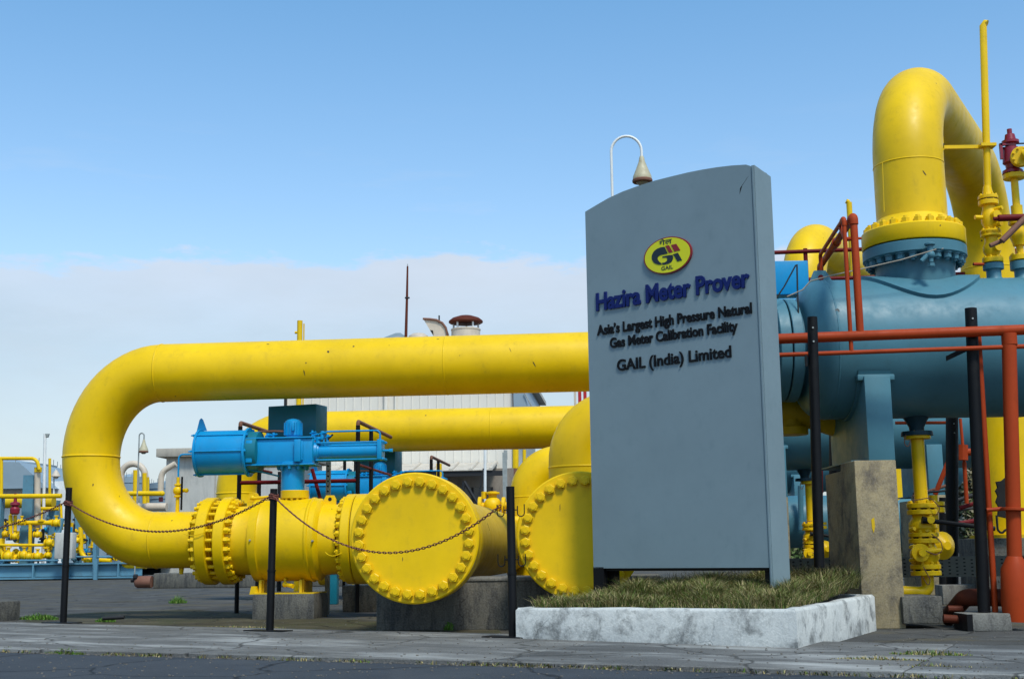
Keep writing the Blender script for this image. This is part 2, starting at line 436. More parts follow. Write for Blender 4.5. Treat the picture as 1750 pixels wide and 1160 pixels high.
# road: nearest the viewer, its far edge runs along the pavement
e0, e1 = G(0, 1115), G(1750, 1164)
ed = (e1 - e0).normalized(); en = Vector((-ed.y, ed.x, 0))
if en.y < 0: en = -en
r0 = e0 - ed * 60; r1 = e1 + ed * 60
rd = MB(); rd.add([r0 + UP * .004, r1 + UP * .004, r1 - en * 14 + UP * .004, r0 - en * 14 + UP * .004], [(0, 1, 2, 3)])
struct('road', rd, M['road'])
# pavement slab, built of cast bays with open joints
f0, f1 = G(0, 1067.5), G(880, 1090)
def lerp(a, b, t): return a + (b - a) * t
pav = MB()
H = 0.03
def slab_bay(o, p):
    n = len(p); b = [v.copy() for v in p]; c = [v + UP * H for v in p]
    ctr = sum(p, Vector()) / n
    t = [v + (ctr - v).normalized() * .012 + UP * (H + .006) for v in p]
    o.add(b + c + t, [(i, (i+1) % n, n + (i+1) % n, n + i) for i in range(n)] + [(n+i, n+(i+1) % n, 2*n+(i+1) % n, 2*n+i) for i in range(n)] + [tuple(range(2*n, 3*n))])
fdir = (f1 - f0)
bays = []
nb = 9
pav_root = None
for k in range(-3, 9):
    t0, t1 = k / 2.6, (k + 1) / 2.6
    a0, a1 = f0 + fdir * t0, f0 + fdir * t1
    def onroad(p):
        s = (p - e0).dot(ed); return e0 + ed * s
    b0, b1 = onroad(a0), onroad(a1)
    g_ = .006
    a0 = a0 + ed * g_; a1 = a1 - ed * g_; b0 = b0 + ed * g_; b1 = b1 - ed * g_
    bay = MB(); slab_bay(bay, [b0, b1, a1, a0])
    if pav_root is None: pav_root = struct('pavement', bay, M['slab'])
    else:
        o = bpy.data.objects.new('paving_bay', mesh_of('paving_bay', bay, M['slab'])); COL.objects.link(o); o.parent = pav_root
# mossy soil patch in front of the pipe supports
sp = MB(); pts = [G(*p, .004) for p in ((40, 1062), (330, 1074), (640, 1084), (860, 1086), (850, 1072), (640, 1060), (480, 1052), (330, 1041), (200, 1044), (60, 1052))]
sp.add(pts, [tuple(range(len(pts)))]); struct('soil', sp, M['soil'])

# ------------------------------------------------------------------ grass
def grass_mat(name, rough=.8):
    m, t, b = mat_new(name); q = NT(t)
    at = q.n('ShaderNodeAttribute', attribute_name='blade_colour'); q.l(at.outputs['Color'], b.inputs['Base Color'])
    b.inputs['Roughness'].default_value = rough; b.inputs['Specular IOR Level'].default_value = .15
    b.inputs['Subsurface Weight'].default_value = 0
    return m
M['grass'] = grass_mat('grass_blades')
def blades(name, spots, hrange, cols, wid=.006, lean=.6, label=None, cat='grass', parent=None, kind='stuff'):
    """spots: base points; every blade two quads tall, bent over"""
    vs, fs, cl = [], [], []
    for p in spots:
        h = random.uniform(*hrange) * (p[3] if len(p) > 3 else 1); a = random.uniform(0, 2 * math.pi); l = random.uniform(.1, lean) * h
        w = random.uniform(.6, 1.3) * wid; dx, dy = math.cos(a), math.sin(a); b = len(vs)
        ox, oy = -dy * w, dx * w
        x, y, z = p[0], p[1], p[2]
        vs += [(x-ox, y-oy, z), (x+ox, y+oy, z), (x + dx*l*.35 + ox*.8, y + dy*l*.35 + oy*.8, z + h*.6), (x + dx*l*.35 - ox*.8, y + dy*l*.35 - oy*.8, z + h*.6), (x + dx*l, y + dy*l, z + h * random.uniform(.8, 1))]
        fs += [(b, b+1, b+2, b+3), (b+3, b+2, b+4)]
        c = random.choices(cols, k=1)[0]; k = random.uniform(.7, 1.25); c = (c[0]*k, c[1]*k, c[2]*k, 1)
        cl += [c] * 5
    me = bpy.data.meshes.new(name); me.from_pydata(vs, [], fs); me.update()
    ca = me.color_attributes.new('blade_colour', 'FLOAT_COLOR', 'POINT')
    ca.data.foreach_set('color', [x for c in cl for x in c])
    me.materials.append(M['grass'])
    o = bpy.data.objects.new(name, me); COL.objects.link(o); tag(o, label, cat, None, kind)
    if parent: o.parent = parent
    return o
GREEN = [(.10, .16, .028), (.075, .125, .022), (.15, .20, .04), (.14, .16, .045)]
FRESH = [(.07, .17, .02), (.10, .22, .03), (.055, .13, .02), (.14, .20, .05)]
DRY = [(.34, .27, .12), (.26, .20, .09), (.42, .35, .18)]
def tuft(px, py, rx, ry, n, hr, cols, label, z=0.0):
    c = G(px, py, z); sp = []
    for _ in range(n):
        a = random.uniform(0, 6.283); r = math.sqrt(random.random())
        q = c + ed * (math.cos(a) * r * rx) + en * (math.sin(a) * r * ry); sp.append((q.x, q.y, z, 1.15 - .8 * r))
    blades('grass', sp, hr, cols, .0045, .9, label)
tuft(66, 1058, .30, .10, 700, (.04, .10), FRESH, 'bright green grass growing left of the leftmost chain post', .004)
tuft(180, 1062, .14, .06, 350, (.03, .08), FRESH, 'small fresh grass clump beside the scrap at the leftmost post foot', .004)
tuft(304, 1030, .16, .12, 260, (.06, .16), FRESH, 'loose green weed in the yard left of the valve block', .004)
tuft(115, 1117, .22, .035, 500, (.02, .055), GREEN + FRESH[:1], 'low green weed clump on the road edge at the far left', .004)
tuft(12, 1113, .10, .03, 160, (.02, .05), GREEN, 'low weed at the road edge in the left corner', .004)
tuft(768, 1076, .05, .05, 90, (.04, .12), FRESH, 'small green sprout against the damp concrete plinth', .004)
tuft(1590, 1120, .25, .05, 300, (.02, .06), GREEN + DRY, 'straggling weed on the pavement right of the planter', H)
tuft(1600, 1148, .55, .05, 1100, (.015, .06), GREEN + DRY * 2, 'dry mixed weeds along the road edge at the lower right corner', .004)
tuft(1505, 1128, .30, .05, 380, (.01, .04), DRY + GREEN[:1], 'sparse dry weeds on the pavement just right of the planter corner', H)
tuft(420, 1072, .5, .04, 300, (.01, .03), DRY + GREEN[:1], 'sparse dry weeds at the pavement back edge near the middle post', .004)
# weeds and litter along the joint between pavement and road
sp = []
for _ in range(9000):
    s = random.random(); p = e0 + (e1 - e0) * s
    w = noise.noise(Vector((s * 22, 3.1, 0))) + .5 * noise.noise(Vector((s * 70, 1, 0)))
    if s > .5: w += .12
    if random.random() > max(0, w * 1.9 + .18): continue
    p = p + en * random.gauss(.012, .020); sp.append((p.x, p.y, .004, 1))
blades('verge_weeds', sp, (.008, .035), GREEN + DRY * 2 + [(.06, .045, .03)] * 2, .004, 1.3, 'thin line of dry weeds along the road edge of the pavement')
lit = MB()
for _ in range(900):
    s = random.random(); p = e0 + (e1 - e0) * s + en * random.gauss(.0, .03); r = random.uniform(.003, .011)
    lit.box((p.x, p.y, .006 + r * .2), (r * 2.2, r * 1.3, r * .7), random.uniform(0, 3))
for _ in range(1100):
    p = G(random.uniform(0, 1750), random.uniform(1045, 1160)); r = random.uniform(.003, .008)
    onpav = (p - e0).dot(en) > 0 and (p - f0).dot(Vector((-fdir.y, fdir.x, 0)).normalized()) < 0
    lit.box((p.x, p.y, (H + .008 if onpav else .006) + r * .2), (r * 2, r * 1.4, r * .8), random.uniform(0, 3))
M['grit'] = concrete('loose_grit', (.16, .14, .11), (.09, .08, .07), (.05, .04, .03), .5, 5, .3)
solo('loose_gravel', lit, M['grit'], 'loose grit and crumbs scattered over road edge and pavement', 'gravel', kind='stuff', loc=(0, 0, 0))
for (px, py, L, a, lab) in ((188, 1064, .22, .3, 'short dark pipe scrap lying by the leftmost post foot'),):
    c = G(px, py); sc = MB().cyl(c + UP * .05 - ed * L * .5, c + UP * .06 + ed * L * .5 + en * .1, .022, n=12)
    solo('pipe_scrap', sc, M['darkmetal'], lab, 'pipe scrap')
lowwall = MB(); c = G(-22, 1062); lowwall.cbox(c + UP * .11 - ed * .2 + en * .25, (.55, .35, .24), .02, math.atan2(ed.y, ed.x))
solo('concrete_stub', lowwall, M['block'], 'low dark concrete stub at the left edge of the photo', 'concrete block')

# ------------------------------------------------------------------ chain posts
def barrier_post(px, py, top, label, hooks=False):
    b = G(px, py, H); d = ray(*top); h = CAM_H + b.y / d.y * d.z
    lean = (CAM + d * (b.y / d.y)); tp = Vector((lean.x, b.y, h))
    t = Thing('chain_post', label, 'post', b, 0, 'black chain posts along the pavement edge')
    rad = .035
    t.add('pole', MB().tube([b, lerp(b, tp, .42), lerp(b, tp, .43), tp], rad, 18, True, [rad*1.02, rad*1.02, rad*.96, rad*.96]), M['black'])
    t.add('base_plate', MB().cbox(b + UP * .009 - ed * .02, (.46, .16, .014), .004, math.atan2(ed.y, ed.x) - .1), M['black'])
    t.add('sleeve_ring', MB().cyl(lerp(b, tp, .415), lerp(b, tp, .43), rad * 1.12, n=18), M['black'])
    if hooks:
        for fr in (.86, .53):
            for s in (-1, 1):
                c = lerp(b, tp, fr) + RX * s * rad
                pts = [c + RX * s * .02 + UP * .012, c + RX * s * .02 - UP * .045]
                arc = [c + RX * s * (.048 - .028 * math.cos(k * math.pi / 8)) - UP * (.045 + .028 * math.sin(k * math.pi / 8)) for k in range(9)]
                t.add('hook', MB().tube([c - RX * s * .01 - UP * .02, c + RX * s * .02 - UP * .02], .0045, 6).tube(pts[:1] + arc + [arc[-1] + UP * .07], .0045, 8), M['black'])
    return t, b, tp
p1, p1b, p1t = barrier_post(108, 1065, (118, 833), 'leftmost black chain post in front of the large yellow pipe bend')
p2, p2b, p2t = barrier_post(461, 1079, (468, 835), 'middle black chain post in front of the yellow valve body')
p3, p3b, p3t = barrier_post(877, 1090, (872, 831), 'black chain post with U hooks between the two blind flanges', True)

def chain(a, b, sag, label, wrap=None):
    n = 400; pts = []
    for i in range(n + 1):
        t = i / n; pts.append(a.lerp(b, t) - UP * (sag * 4 * t * (1 - t)))
    L = sum((pts[i+1] - pts[i]).length for i in range(n)); pitch = .030
    m = MB(); nl = int(L / pitch); acc = 0; k = 0; segs = []
    for i in range(n):
        d = (pts[i+1] - pts[i]).length
        while acc + d >= k * pitch and k <= nl:
            u = (k * pitch - acc) / d; segs.append((pts[i].lerp(pts[i+1], u), (pts[i+1] - pts[i]).normalized())); k += 1
        acc += d
    for k, (p, t) in enumerate(segs):
        s = t.cross(UP).normalized(); w = s if k % 2 else UP * .55 + s * .45
        w = (w - t * w.dot(t)).normalized(); nn = 10; ring = []
        for j in range(nn):
            a_ = 2 * math.pi * j / nn; ring.append(p + t * (math.cos(a_) * .0195) + w * (math.sin(a_) * .0105))
        ring.append(ring[0]); m.tube(ring, .0042, 5, False)
    if wrap:
        for c in wrap:
            for k in range(3):
                ring = [c + Vector((math.cos(x * .5236) * .042, math.sin(x * .5236) * .042, -.018 * k + .008 * math.sin(x))) for x in range(13)]
                m.tube(ring, .007, 6, False)
    solo('chain', m, M['chain'], label, 'chain', 'rusty chains strung between the posts', loc=(a + b) / 2 - UP * sag)
c1 = lerp(p1b, p1t, .895); c2 = lerp(p2b, p2t, .955); c3 = lerp(p3b, p3t, .90) - RX * .075 - UP * .03
def off(c): return c - AY * .04
aL = PY(-70, 915, c1.y + .6)
chain(aL, off(c1), .06, 'rusty chain running from the left edge of the photo to the leftmost post')
low = PY(283, 908, (c1.y + c2.y) / 2); chain(off(c1), off(c2), (c1.z + c2.z) / 2 - low.z, 'rusty chain sagging across the yellow pipe bend', [c1, c2])
low = PY(692, 943, (c2.y + c3.y) / 2); chain(off(c2), c3 - AY * .04, (c2.z + c3.z) / 2 - low.z, 'rusty chain sagging across the left blind flange')

# ------------------------------------------------------------------ planter
PL = [G(882, 1098), G(1364, 1116), G(1498, 1077)]
PL.append(PL[0] + (PL[2] - PL[1]) * 1.02)
ph = .275
def inset(poly, d):
    n = len(poly); o = []
    for i in range(n):
        a, p, b = poly[i-1], poly[i], poly[(i+1) % n]
        e1_, e2_ = (p - a).normalized(), (b - p).normalized()
        n1_, n2_ = Vector((-e1_.y, e1_.x, 0)), Vector((-e2_.y, e2_.x, 0)); bis = (n1_ + n2_).normalized()
        o.append(p + bis * (d / max(.3, bis.dot(n1_))))
    return o
pl_root = Thing('planter', 'whitewashed mouldy concrete planter under the grey sign', 'planter', PL[0])
wt_ = .11
inn = inset(PL, wt_)
for i in range(4):
    j = (i + 1) % 4; w = MB(); nseg = 14
    A0, A1, B0, B1 = PL[i], PL[j], inn[i], inn[j]
    e = .0015
    vs, fs = [], []
    hh = [ph, ph + .02, ph + .03, ph + .005]
    for k in range(nseg + 1):
        t = k / nseg; a = A0.lerp(A1, t); b = B0.lerp(B1, t)
        outn = (a - b).normalized()
        wob = noise.noise(Vector((a.x * 3, a.y * 3, i))) * .010; z = hh[i] + (hh[j] - hh[i]) * t + wob
        vs += [a - UP * .05, a + outn * .004 * wob, a + UP * (z - .022), a - outn * .022 + UP * z, b + outn * .015 + UP * z, b + UP * (z - .015), b - UP * .05]
    for k in range(nseg):
        for c in range(6): fs.append((k*7 + c, k*7 + c + 1, k*7 + 7 + c + 1, k*7 + 7 + c))
    fs += [tuple(range(7)), tuple(nseg*7 + c for c in range(7))]
    w.add(vs, fs); pl_root.add('planter_wall', w, M['planter'], ang=60)
# earth mound
def in_poly(p, poly):
    n = len(poly); c = False
    for i in range(n):
        a, b = poly[i], poly[i-1]
        if (a.y > p.y) != (b.y > p.y) and p.x < (b.x - a.x) * (p.y - a.y) / (b.y - a.y) + a.x: c = not c
    return c
pc = sum(inn, Vector()) / 4
def mound_z(x, y):
    v = Vector((x, y, 0)); dmin = 9
    for i in range(4):
        a, b = inn[i-1], inn[i]; e_ = (b - a).normalized(); dmin = min(dmin, abs((v - a).cross(e_).z))
    right = max(0, (v - PL[0]).dot((PL[1] - PL[0]).normalized()) / 2.6)
    back = max(0, (v - PL[1]).dot((PL[2] - PL[1]).normalized()) / 2.5)
    return .252 + min(dmin, .6) * .12 + .17 * right * back + .03 * noise.noise(Vector((x * 2.2, y * 2.2, 0)))
gm = MB(); N = 26; vs = []; fs = []
for i in range(N + 1):
    for j in range(N + 1):
        a = inn[0].lerp(inn[1], i / N); b = inn[3].lerp(inn[2], i / N); p = a.lerp(b, j / N); vs.append((p.x, p.y, mound_z(p.x, p.y)))
for i in range(N):
    for j in range(N): fs.append((i*(N+1)+j, (i+1)*(N+1)+j, (i+1)*(N+1)+j+1, i*(N+1)+j+1))
gm.add(vs, fs); pl_root.add('earth', gm, M['soil'], ang=80)
spots = []
while len(spots) < 85000:
    i, j = random.random(), random.random()
    p = inn[0].lerp(inn[1], i).lerp(inn[3].lerp(inn[2], i), j)
    dens = .55 + .9 * noise.noise(Vector((p.x * 2.5, p.y * 2.5, 5)))
    if random.random() > dens + .25: continue
    hk = .6 + 1.3 * max(0, noise.noise(Vector((p.x * 4.5, p.y * 4.5, 2))) + .25) + .6 * i * j
    spots.append((p.x, p.y, mound_z(p.x, p.y) - .01, hk))
random.shuffle(spots)
bk_sp = []
while len(bk_sp) < 5000:
    p = inn[0].lerp(inn[1], random.random()).lerp(inn[3].lerp(inn[2], random.random()), 1)
    t = random.random(); p = inn[3].lerp(inn[2], random.random()) + (inn[0] - inn[3]) * random.uniform(.02, .25)
    bk_sp.append((p.x, p.y, mound_z(p.x, p.y) - .01, 1))
blades('brush', bk_sp, (.08, .24), [(.05, .045, .02), (.06, .07, .02), (.10, .08, .04), (.035, .03, .02)], .003, 1.0, 'darker dry brush at the back of the planter behind the sign')
blades('grass', spots, (.045, .12), GREEN * 3 + DRY * 4 + [(.20, .17, .07)] * 3 + [(.14, .15, .05)] * 4, .0024, 1.5, 'olive and straw coloured grass filling the planter under the sign')

# ------------------------------------------------------------------ the sign
SR = PY(1322, 1003, 10.15)                         # foot of the front right corner in the grass
SX = Vector((.77, -.637, 0)).normalized()       # along the face, left to right
SN = Vector((-SX.y * -1, -SX.x, 0)); SN = Vector((SX.y, -SX.x, 0)).normalized()
if SN.y > 0: SN = -SN
def SUV(px, py):
    p = on_plane(px, py, SR, SN); return ((p - SR).dot(SX), p.z)
uL = SUV(1008, 700)[0]; zb = SUV(1170, 970)[1]
topc = [SUV(*p) for p in ((1000, 362), (1020, 350), (1040, 338.5), (1064, 327.5), (1090, 318), (1120, 308.5), (1150, 301), (1175, 295), (1200, 290), (1225, 286), (1250, 283), (1275, 281.5), (1297, 281))]
so = Vector((SR.x, SR.y, 0)); TH = .27
topc[0] = (uL, topc[0][1]); topc[-1] = (0.0, topc[-1][1])
rootp = so + SX * (uL / 2) + UP * mound_z(*(so + SX * (uL / 2))[:2])
sg = Thing('monument_sign', 'tall grey monument sign with curved top standing in the grass planter', 'sign', rootp)
poly = [(uL, zb), (-.03, zb)] + [(min(u, -.03), z) for u, z in reversed(topc)]
body = MB().prism(poly, so, SX, UP, -SN, 0.0, TH); sg.add('front_panel', body, M['sign'], ang=25)
zr = topc[-1][1]
side = MB().prism([(0, .30), (TH + .004, .30), (TH + .004, zr - .035), (0, zr + .004)], so - SX * .028, -SN, UP, SX, 0, .030)
sg.add('side_panel', side, M['sign'], ang=25)
edge_ = MB().box(so - SX * .012 + SN * .004 + UP * ((.30 + zr) / 2), (.012, .010, zr - .30), math.atan2(SX.y, SX.x)); sg.add('edge_strip', edge_, M['sign'])
for u in (uL + .10, uL * .93 + .1, -.075):
    c = so + SX * u - SN * (TH * .35 if u > -.5 else TH * .5)
    if abs(u - (uL * .93 + .1)) < 1e-6: c = so + SX * (uL + .05) - SN * .03
    sg.add('leg', MB().box(c + UP * (zb / 2 + .12), (.06 if u > -.5 else .11, .06, zb - .24 + .02), math.atan2(SX.y, SX.x)), M['black'])
sg.add('bottom_rail', MB().box(so + SX * (uL / 2) - SN * .13 + UP * (zb - .012), (abs(uL) - .1, .2, .022), math.atan2(SX.y, SX.x)), M['gasket'])
# scratch near the top right corner
q0, q1 = SUV(1264, 332), SUV(1279, 301)
sg.add('scratch', MB().prism([q0, (q0[0] + .008, q0[1] + .05), (q1[0], q1[1]), (q0[0] - .006 + (q1[0]-q0[0])*.4, q0[1] + .07)], so, SX, UP, SN, 0, .0015), M['black'])
# letters
_text_jobs = []
def glyph_objs(txts, size=1.0, extrude=.01, offset=0.0, res=4):
    obs = []
    for s in txts:
        c = bpy.data.curves.new('tmp_text', 'FONT'); c.body = s; c.size = size; c.extrude = extrude; c.offset = offset; c.resolution_u = res
        o = bpy.data.objects.new('tmp_text', c); COL.objects.link(o); obs.append(o)
    bpy.context.view_layer.update(); dg = bpy.context.evaluated_depsgraph_get(); out_ = []
    for o in obs:
        me = bpy.data.meshes.new_from_object(o.evaluated_get(dg)); out_.append(me)
    for o in obs:
        c = o.data; bpy.data.objects.remove(o); bpy.data.curves.remove(c)
    return out_
def text_line(txt, pL, pR, hpx, mat, depth, bold, parent_thing):
    """letters set one by one along the line from pixel pL to pR (baseline) on the sign face"""
    u0, z0 = SUV(*pL); u1, z1 = SUV(*pR); z = (z0 + z1) / 2
    _, zt = SUV(pL[0], pL[1] - hpx); caph = zt - z0
    n = len(txt)
    pres = glyph_objs([txt[:i + 1] for i in range(n)], 1.0, 0.01, 0.0)
    wid = [max([v.co.x for v in me.vertices], default=0) for me in pres]
    chars = sorted(set(txt.replace(' ', ''))); gl = dict(zip(chars, glyph_objs(chars, 1.0, .05, bold)))
    H_ = glyph_objs(['H'], 1.0, 0.01, 0.0)[0]; ch = max(v.co.y for v in H_.vertices)
    total = wid[-1]; sx = (u1 - u0) / total; sy = caph / ch; first = {}
    for i, c in enumerate(txt):
        if c == ' ': continue
        g0 = gl[c]; gx1 = max(v.co.x for v in g0.vertices)
        x = wid[i] - gx1 + bold if i else 0
        mat4 = Matrix((( SX.x * sx, 0, SN.x * depth / .05, 0), (SX.y * sx, 0, SN.y * depth / .05, 0), (0, sy, 0, 0), (0, 0, 0, 1)))
        if c not in first:
            me = g0.copy(); me.name = 'letter'
            me.transform(mat4); me.materials.clear(); me.materials.append(mat); me.update(); first[c] = me
        pos = so + SX * (u0 + x * sx) + UP * z + SN * (depth + .001)
        o = parent_thing.inst('letter', first[c], Matrix.Translation(pos))
    for me in list(gl.values()) + pres + [H_]: bpy.data.meshes.remove(me)
text_line('Hazira Meter Prover', (1019, 534), (1281, 486), 28, M['letter_blue'], .007, .032, sg)
text_line('Asia\u2019s Largest High Pressure Natural', (1022, 577), (1285, 530), 16, M['letter_black'], .005, .028, sg)
text_line('Gas Meter Calibration Facility', (1043, 597), (1261, 562), 16, M['letter_black'], .005, .028, sg)
text_line('GAIL (India) Limited', (1055, 636), (1250, 607), 18, M['letter_black'], .005, .020, sg)
# logo plate
def LZ(x, y): return SUV(1080 + x / 12.892, 390 + y / 12.892)
lc = SUV(1142.6, 437.0); ru = (SUV(1183.5, 430)[0] - SUV(1102, 446)[0]) / 2
cz = lc[1]; zt_ = max(SUV(px, 404.8 + abs(px - 1153) * .05)[1] for px in (1146, 1150, 1154, 1158)); rz_ = zt_ - cz
def ell(k, n=56): return [(lc[0] + ru * k * math.cos(2*math.pi*i/n), cz + rz_ * k * math.sin(2*math.pi*i/n)) for i in range(n)]
lg = sg.add('logo_plate', MB().prism(ell(1.0), so, SX, UP, SN, .001, .020), M['logo_red'])
sg.add('logo_field', MB().prism(ell(.945), so, SX, UP, SN, .0205, .023), M['logo_yellow'], parent=lg)
def lpoly(pts, mat, name):
    sg.add(name, MB().prism([LZ(*p) for p in pts], so, SX, UP, SN, .0235, .026), mat, parent=lg)
lpoly([(750,420),(690,428),(640,442),(590,465),(545,495),(505,540),(480,590),(470,640),(475,695),(492,735),(520,770),(560,795),(600,808),(645,815),(690,812),(675,775),(645,755),(615,722),(600,685),(605,650),(625,625),(655,607),(690,597),(740,588),(825,568)], M['logo_dark'], 'logo_mark')
lpoly([(700,635),(850,603),(925,600),(940,640),(940,680),(925,722),(895,760),(850,786),(800,803),(750,813),(712,815),(690,775),(745,768),(785,748),(812,718),(817,690),(805,668),(780,655),(715,660)], M['logo_dark'], 'logo_mark')
lpoly([(928,592),(1045,550),(1140,718),(1035,745),(960,612)], M['logo_dark'], 'logo_mark')
lpoly([(770,400),(850,385),(935,535),(850,558)], M['logo_red'], 'logo_mark')
lpoly([(895,383),(1010,355),(1100,495),(970,528)], M['logo_red'], 'logo_mark')
def small_text(txt, pL, pR, hpx, name):
    me = glyph_objs([txt], 1.0, .05, .01)[0]
    xs = [v.co.x for v in me.vertices]; ys = [v.co.y for v in me.vertices]
    u0, z0 = SUV(*pL); u1, z1 = SUV(*pR); z = (z0 + z1) / 2; caph = SUV(pL[0], pL[1] - hpx)[1] - z0
    sx = (u1 - u0) / (max(xs) - min(xs)); sy = caph / (max(ys) - min(ys))
    for v in me.vertices:
        p = so + SX * (u0 + (v.co.x - min(xs)) * sx) + UP * (z + (v.co.y - min(ys)) * sy) + SN * (.0245 + v.co.z * .02)
        v.co = sg.inv @ p
    me.name = name; me.materials.clear(); me.materials.append(M['logo_dark'])
    o = bpy.data.objects.new(name, me); COL.objects.link(o); o.parent = lg
small_text('GAIL', (1133, 463.3), (1153, 459.5), 6.6, 'logo_lettering')
small_text('\u0917\u0947\u0932', (1129.5, 420.5), (1151, 416.5), 10.5, 'logo_lettering')
# ------------------------------------------------------------------ shared hardware
def hexprism(r, h, cap=.25):
    m = MB(); vs = []
    for z, k in ((0, 1.0), (h * (1 - cap * .4), 1.0), (h, .86)):
        vs += [(math.cos(i*math.pi/3) * r * k, math.sin(i*math.pi/3) * r * k, z) for i in range(6)]
    fs = [tuple(reversed(range(6))), tuple(range(12, 18))] + [(a*6+i, a*6+(i+1)%6, a*6+6+(i+1)%6, a*6+6+i) for a in range(2) for i in range(6)]
    return m.add(vs, fs)
_bolt_cache = {}
def nut_mesh(r, h, mat, stud=.55, proud=.35):
    k = ('nut', r, h, mat.name)
    if k not in _bolt_cache:
        m = MB(); m.cyl((0,0,-.002), (0,0,h*.16), r*1.2, n=16); m.join(hexprism(r, h), Matrix.Translation((0,0,h*.12)))
        m.cyl((0,0,h), (0,0,h*(1.10+proud)), r*stud, r*stud*.9, n=12); _bolt_cache[k] = mesh_of('bolt', m, mat, 30)
    return _bolt_cache[k]
def stud_mesh(r, h, span, mat):
    k = ('stud', r, h, span, mat.name)
    if k not in _bolt_cache:
        m = MB(); m.cyl((0,0,-h*1.6), (0,0,span + h*1.6), r*.58, n=10)
        m.join(hexprism(r, h), Matrix.Translation((0,0,span)))
        m.join(hexprism(r, h), Matrix.Rotation(math.pi, 4, 'X'))
        _bolt_cache[k] = mesh_of('stud_bolt', m, mat, 30)
    return _bolt_cache[k]
def ring_of(t, mesh, o, ax, rad, n, ph=0.0, parent=None, name='bolt', local=True, roll=0):
    o = Vector(o); ax = Vector(ax).normalized()
    ref = Vector((0, 0, 1)) if abs(ax.z) < .9 else Vector((1, 0, 0))
    u = (ref - ax * ref.dot(ax)).normalized(); w = ax.cross(u)
    for i in range(n):
        a = 2 * math.pi * (i + ph) / n
        t.inst(name, mesh, axm(o + u * math.cos(a) * rad + w * math.sin(a) * rad, ax, random.uniform(0, 1) if roll else 0), parent, local)

OV = Q(490, 922, 14.9); ZC = OV.z; OB = Vector((OV.x, OV.y, 0))
def LQ(px, py, ly=0.0):
    """pixel -> (x, z) in the loop's own frame on the plane y = ly"""
    p = Q(px, py, OB.dot(AY) + ly) - OB; return p.dot(RX), p.z

# ------------------------------------------------------------------ loop of large pipe
loop = Thing('pipe_loop', 'large yellow U bend pipe crossing the photo above the left valve', 'pipe', OB, -GA, 'yellow U bend pipe loops')
lx0, lzm = LQ(156, 780); _, zup = LQ(290, 637); PR = .328
xb, _ = LQ(278, 637)
_, zlo = LQ(310, 922)
a_ = xb - lx0; bb = (zup - zlo) / 2; zm = (zup + zlo) / 2
arcp = [(xb - a_ * math.sin(math.pi * k / 32), 0, zm + bb * math.cos(math.pi * k / 32)) for k in range(33)]
up_end = 4.2
pts = fillet([(up_end - .8, 0, ZC + .02), (up_end, 0, ZC + .02), (up_end, 0, zup), (xb + .05, 0, zup)], .6, 12) + arcp
run = MB().tube([Vector(p) for p in pts[:-1]] + [Vector((xb + .1, 0, zlo)), Vector((LQ(338, 922)[0], 0, zlo))], PR, 48, True, [.348] * (len(pts) - 34) + [.348 - .020 * min(1, k / 20) for k in range(33)] + [PR, PR])
loop.add('pipe', run, M['yellow'], local=True)
def seam(t, c, ax, r, mat=None, local=True, w=.011, pr=.006):
    return t.add('weld_seam', MB().rev(c, ax, [(-w, r), (-w*.5, r + pr*.7), (0, r + pr), (w*.5, r + pr*.7), (w, r)], 48), mat or M['yellow'], local=local, ang=80)
seam(loop, (xb, 0, zup), (1, 0, 0), .348); seam(loop, (lx0, 0, zm), (0, 0, 1), .334); seam(loop, (xb + .0, 0, zlo), (1, 0, 0), PR)
seam(loop, (1.9, 0, zup), (1, 0, 0), .348, pr=.003)
# flange on the pipe end
fl0, fl1 = LQ(338, 922, -.34)[0], LQ(356, 922, -.34)[0]
fr0, fr1 = LQ(369, 922, -.34)[0], LQ(387, 922, -.34)[0]
FR = .505
loop.add('flange', MB().rev((0, 0, ZC), (1, 0, 0), [(fl0 - .10, PR), (fl0 - .01, PR + .05), (fl0, FR - .01), (fl0 + .01, FR), (fl1 - .01, FR), (fl1, FR - .012), (fl1 + .001, .34)], 56), M['yellow'], local=True)
dr = LQ(310, 972)
loop.add('drain_boss', MB().cyl((dr[0], 0, zlo - PR + .03), (dr[0], 0, zlo - PR - .07), .035, .022, 12), M['yellow'], local=True)
# small test valve standing on the lower run
def small_valve():
    vx, vz = LQ(303, 873); m = MB(); top = LQ(303, 815)[1]; mid = LQ(303, 838)[1]
    v = loop.add('drain_valve', MB().cyl((vx, 0, vz - .05), (vx, 0, top), .024, .02, 12).ball((vx, 0, mid), .058).disc((vx, 0, mid), (0, 0, 1), -.08, -.055, .045, 14).disc((vx, 0, mid), (0, 0, 1), .055, .08, .045, 14).cyl((vx, 0, mid), (vx + .11, -.02, mid), .022, n=10).ball((vx + .11, -.02, mid), .028), M['yellow_small'], local=True)
    loop.add('handle', MB().box((vx + .065, -.05, LQ(312, 843)[1]), (.02, .014, .39)), M['black'], parent=v, local=True)
    xe, ze = LQ(331, 776)
    loop.add('tubing', MB().tube(fillet([(vx, 0, top - .01), (vx, 0, ze), (xe + .05, 0, ze)], .05), .011, 10), M['azure'], local=True)
small_valve()

